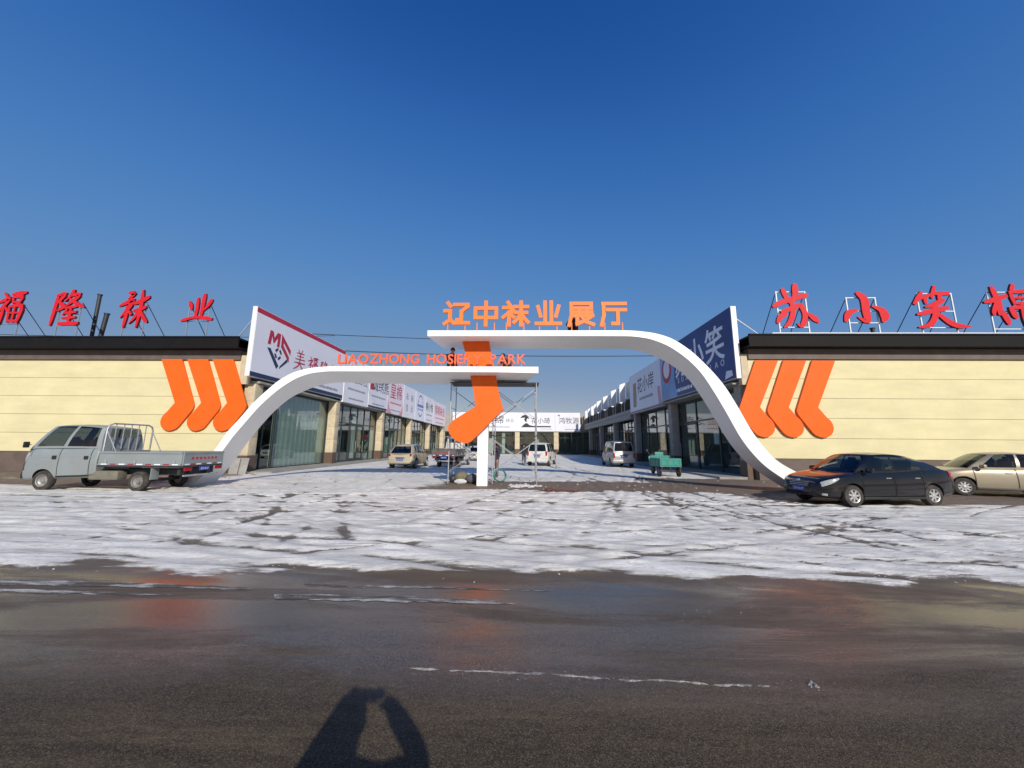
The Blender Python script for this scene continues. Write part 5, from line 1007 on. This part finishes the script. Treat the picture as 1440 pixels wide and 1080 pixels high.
# ------------------------------------------------------------------ people
def person(name, label, loc, rz, J, cols, hands=True, group=None, cat='person', fat=1.0):
    """J: joint positions (x right, y forward, z up); one continuous skinned body, coloured by limb"""
    names = ['pelvis','waist','chest','neck','headlow','headtop','shL','elL','wrL','haL','shR','elR','wrR','haR','hipL','knL','anL','toL','hipR','knR','anR','toR']
    rad = dict(pelvis=(.165,.13), waist=(.155,.12), chest=(.185,.135), neck=(.06,.06), headlow=(.082,.09), headtop=(.085,.10), sh=(.085,.085), el=(.058,.058), wr=(.040,.036), ha=(.042,.026), hip=(.098,.10), kn=(.070,.070), an=(.048,.050), to=(.045,.035))
    ed = [('pelvis','waist'),('waist','chest'),('chest','neck'),('neck','headlow'),('headlow','headtop')]+[e for s in 'LR' for e in (('chest','sh'+s),('sh'+s,'el'+s),('el'+s,'wr'+s),('wr'+s,'ha'+s),('pelvis','hip'+s),('hip'+s,'kn'+s),('kn'+s,'an'+s),('an'+s,'to'+s))]
    grp = dict(pelvis=1, waist=0, chest=0, neck=0, headlow=2, headtop=2, sh=0, el=0, wr=0, ha=2, hip=1, kn=1, an=1, to=3)
    key = lambda n: n if n in rad else n[:-1]
    me = bpy.data.meshes.new('body'); idx = {n: i for i, n in enumerate(names)}
    me.from_pydata([J[n] for n in names], [(idx[a], idx[b]) for a, b in ed], []); o = bpy.data.objects.new('body', me); COL.objects.link(o)
    sk = o.modifiers.new('s', 'SKIN'); sub = o.modifiers.new('u', 'SUBSURF'); sub.levels = 2; sub.render_levels = 2
    for n, i in idx.items(): me.skin_vertices[0].data[i].radius = [q*(fat*(1.3 if key(n) in ('el', 'wr') and fat > 1 else 1) if grp[key(n)] in (0, 1) else 1) for q in rad[key(n)]]; me.skin_vertices[0].data[i].use_root = n == 'pelvis'
    dg = bpy.context.evaluated_depsgraph_get(); dg.update(); m2 = bpy.data.meshes.new_from_object(o.evaluated_get(dg)); bpy.data.objects.remove(o)
    mb = MB(); mb.v = [tuple(q.co) for q in m2.vertices]; mb.f = [tuple(p.vertices) for p in m2.polygons]
    segs = [(Vector(J[a]), Vector(J[b]), grp[key(b)] if not (a == 'pelvis' and b == 'waist') else 0, rad[key(b)][0]) for a, b in ed if not a.startswith('an')] + [(Vector(J['an'+s]), Vector(J['to'+s]), 3, .05) for s in 'LR']
    mi = []
    for f in mb.f:
        c = sum((Vector(mb.v[i]) for i in f), Vector())/len(f); best = min(segs, key=lambda s: ((c-s[0]-(s[1]-s[0])*max(0, min(1, (c-s[0]).dot(s[1]-s[0])/max(1e-6, (s[1]-s[0]).length_squared)))).length-s[3])); mi.append(best[2])
    mb.mi = mi
    if hands:
        for s in 'LR':
            h = Vector(J['ha'+s]); w = Vector(J['wr'+s]); d = (h-w).normalized(); sd = d.cross(Vector((0,1,.3))).normalized()*(1 if s == 'R' else -1); dn = d.cross(sd).normalized()
            for k, ln in enumerate((.065, .075, .07, .055)): b = h+sd*(.028-.019*k)+d*.012; mb.tube([b, b+d*ln*.5, b+d*ln*.85+dn*.02], [.0105, .0095, .008], 6, 2)
            b = w.lerp(h, .5)+sd*.03; mb.tube([b, b+sd*.03+d*.025, b+sd*.032+d*.06], [.012, .011, .009], 6, 2)
    # nose and ears on the head
    hl, ht = Vector(J['headlow']), Vector(J['headtop']); up = (ht-hl).normalized(); mid = hl.lerp(ht, .42); fwd = Vector(J.get('face', (0, 1, 0))).normalized(); rt = fwd.cross(up).normalized()
    mb.tube([mid+fwd*.085+up*.02, mid+fwd*.115-up*.012, mid+fwd*.088-up*.02], [.008, .014, .008], 6, 2)
    for s in (1, -1): mb.tube([mid+rt*s*.078+up*.02, mid+rt*s*.098, mid+rt*s*.080-up*.03], [.012, .018, .010], 6, 2)
    o = mb.build(name, [M[c] for c in cols], smooth=True, weld=False); o.location = loc; o.rotation_euler = (0, 0, rz); tag(o, label, cat, group)
    hc = MB(); 
    hc.grid(lambda a, b: tuple(hl.lerp(ht, .62)+(rt*math.cos(a)*math.sin(b)*.104+fwd*(math.sin(a)*math.sin(b)*.112-.012)+up*math.cos(b)*.125)), list(np.linspace(0, 2*math.pi, 17)), list(np.linspace(0, R(92), 7))); hc.build('hair', M['hair'], o, smooth=True)
    return o
def stand(**k):
    J = dict(pelvis=(0,0,.93), waist=(0,0,1.10), chest=(0,.01,1.33), neck=(0,.01,1.48), headlow=(0,.03,1.56), headtop=(0,.03,1.67), shL=(-.19,0,1.38), elL=(-.25,-.02,1.10), wrL=(-.24,.08,.88), haL=(-.235,.11,.80), shR=(.19,0,1.38), elR=(.25,-.02,1.10), wrR=(.24,.08,.88), haR=(.235,.11,.80),
             hipL=(-.09,0,.88), knL=(-.10,.02,.49), anL=(-.11,-.02,.09), toL=(-.12,.13,.04), hipR=(.09,0,.88), knR=(.10,.02,.49), anR=(.11,-.02,.09), toR=(.12,.13,.04)); J.update(k); return J
def crouch(**k):
    J = dict(pelvis=(0,-.12,.34), waist=(0,-.06,.50), chest=(0,.06,.72), neck=(0,.12,.86), headlow=(0,.17,.93), headtop=(0,.20,1.03), shL=(-.19,.05,.76), elL=(-.26,.20,.55), wrL=(-.18,.40,.50), haL=(-.16,.47,.50), shR=(.19,.05,.76), elR=(.26,.20,.55), wrR=(.18,.40,.50), haR=(.16,.47,.50),
             hipL=(-.10,-.10,.32), knL=(-.17,.28,.48), anL=(-.15,-.02,.10), toL=(-.16,.14,.04), hipR=(.10,-.10,.32), knR=(.17,.28,.48), anR=(.15,-.02,.10), toR=(.16,.14,.04)); J.update(k); return J
person('person', 'person in dark purple jacket standing behind the white gate post', (-1.30, 19.4, 0), R(120), stand(elR=(.27,.10,1.12), wrR=(.12,.28,1.15), haR=(.06,.33,1.16)), ('jacket', 'trouser', 'skin', 'tanboot'))
person('person', 'person in dark clothes standing far off beside the white off road car', (.18, 33.2, 0), R(-160), stand(), ('navycloth', 'navycloth', 'skin', 'tanboot'))
person('person', 'worker in dark clothes crouching on the lower beam behind the letters', (-3.10, 15.75, 4.725), R(200), crouch(), ('navycloth', 'navycloth', 'skin', 'tanboot'), group='workers on the gate')
person('person', 'worker in brown jacket bending low on the lower beam right of the sock', (-.62, 15.6, 4.725), R(150), crouch(chest=(0,.16,.56), neck=(0,.28,.62), headlow=(0,.34,.64), headtop=(0,.43,.68), shL=(-.19,.14,.60), shR=(.19,.14,.60), elL=(-.26,.26,.36), elR=(.26,.26,.36), wrL=(-.18,.42,.20), haL=(-.16,.48,.14), wrR=(.18,.42,.20), haR=(.16,.48,.14), face=(0,.6,-.8)), ('trouser', 'navycloth', 'skin', 'tanboot'), group='workers on the gate')
person('person', 'worker crouching on the upper beam behind the orange characters', (2.22, 15.45, 6.215), R(165), crouch(), ('navycloth', 'navycloth', 'skin', 'tanboot'), group='workers on the gate')
# the photographer, standing just behind the lens: only the shadow reaches the picture
person('person', 'photographer in dark coat holding up a phone, seen only as a shadow on the road', (.01, -.30, -.012), 0, stand(chest=(-.02,.04,1.33), neck=(-.03,.08,1.47), headlow=(-.035,.12,1.555), headtop=(-.03,.13,1.69), shL=(-.21,.05,1.37), elL=(-.26,.22,1.31), wrL=(-.14,.25,1.57), haL=(-.10,.28,1.63), shR=(.18,.05,1.37), elR=(.38,.16,1.43), wrR=(.20,.25,1.60), haR=(.13,.28,1.65)), ('navycloth', 'navycloth', 'skin', 'tanboot'), fat=1.15)
ph = rbox('mobile_phone', (.17, .010, .082), (.01, -.030, 1.655), M['trim'], None, .004); tag(ph, 'dark phone held up by the photographer', 'phone')

# ------------------------------------------------------------------ small things on the ground
def sack(lab, x, y, sx, sy, sz, m, name='sack'):
    mb = MB(); ph_ = random.random()*6
    mb.grid(lambda a, b: (x+sx*math.cos(a)*math.sin(b)*(1+.12*math.sin(3*a+ph_)+.05*math.sin(7*a)), y+sy*math.sin(a)*math.sin(b)*(1+.10*math.cos(2*a+ph_)), max(0, sz*(.46+.5*math.cos(b)*(1+.10*math.sin(4*a+ph_))))), list(np.linspace(0, 2*math.pi, 19)), list(np.linspace(0, math.pi, 9)))
    tag(mb.build(name, m, smooth=True), lab, 'sack', 'bags by the gate post')
sack('dark sack lying left of the olive sack by the gate post', -3.0, 16.6, .18, .2, .36, M['darksteel']); sack('olive sack lying between the scaffold and the gate post', -2.62, 16.5, .30, .25, .50, mat('olive_sack', (.16, .14, .08), .9, var=.2, scale=9)); sack('white bag on the ground before the olive sack', -2.6, 15.98, .27, .13, .22, M['snowm'], 'plastic_bag'); sack('dark grey bundle leaning against the gate post', -2.15, 16.3, .27, .25, .42, mat('grey_bundle', (.09, .09, .11), .9, var=.2, scale=9))
hp = [(random.gauss(.02, .26), random.gauss(15.4, .16), -.01, random.uniform(.04, .13)) for _ in range(60)]
lumps('snow_heap', hp, M['snowm'], 'small shovelled heap of snow by the right scaffold legs', 'snow heap')
brm = mat('red_brick', (.15, .05, .04), .85, var=.25, scale=14, bump=.3, bscale=60)
bm_ = MB().box(-.12, .12, -.057, .057, 0, .055).mesh('brick', brm, bevel=.004)
bp_ = thing('brick_pile', 'low scatter of red bricks on the ground right of the scaffold', 'bricks', (1.35, 13.75, 0))
for k in range(20): link('brick', bm_, bp_, (random.gauss(0, .28), random.gauss(0, .15), .056*(k//18)), (0, random.uniform(-.06, .06), random.uniform(0, 3.1)))
hs = MB()
for k in range(5): hs.tube([((.26+.02*(k % 2))*math.cos(t)*(1+.05*k % .1), .05*k*.5, .30+.26*math.sin(t)) for t in np.linspace(0, 2*math.pi, 21)], .018, 6)
h_ = hs.build('hose_coil', mat('teal_hose', (.05, .26, .22), .5, var=.2, scale=8), smooth=True); h_.location = (-.95, 17.0, 0); h_.rotation_euler = (R(-12), 0, .3); tag(h_, 'teal hose coil propped on the ground behind the gate post', 'hose')
for (x, y, a, lab) in ((-15.2, 19.55, .25, 'grey stone slab leaning at the left building corner, nearer the picture edge'), (-14.85, 19.72, .12, 'grey stone slab leaning at the left building corner, nearer the courtyard')):
    s = rbox('stone_slab', (.42, .05, .85), (x, y, .42), M['concrete'], None, .006, rot=(R(-14), 0, a)); tag(s, lab, 'slab', 'leaning slabs')
tag(MB().tube([(-15.0, 20.0, .13), (-13.5, 18.9, .03)], .022, 6).build('timber_strip', M['wood']), 'pale timber strip lying on the ground by the left shopfront', 'timber')
sp = []
for k in range(160): sp.append((random.uniform(-14, 14), random.uniform(12.5, 19), 0, random.uniform(.02, .07)))
lumps('rubble', sp, M['concrete'], 'loose stones and clods over the bare earth by the gate', kind='stuff')
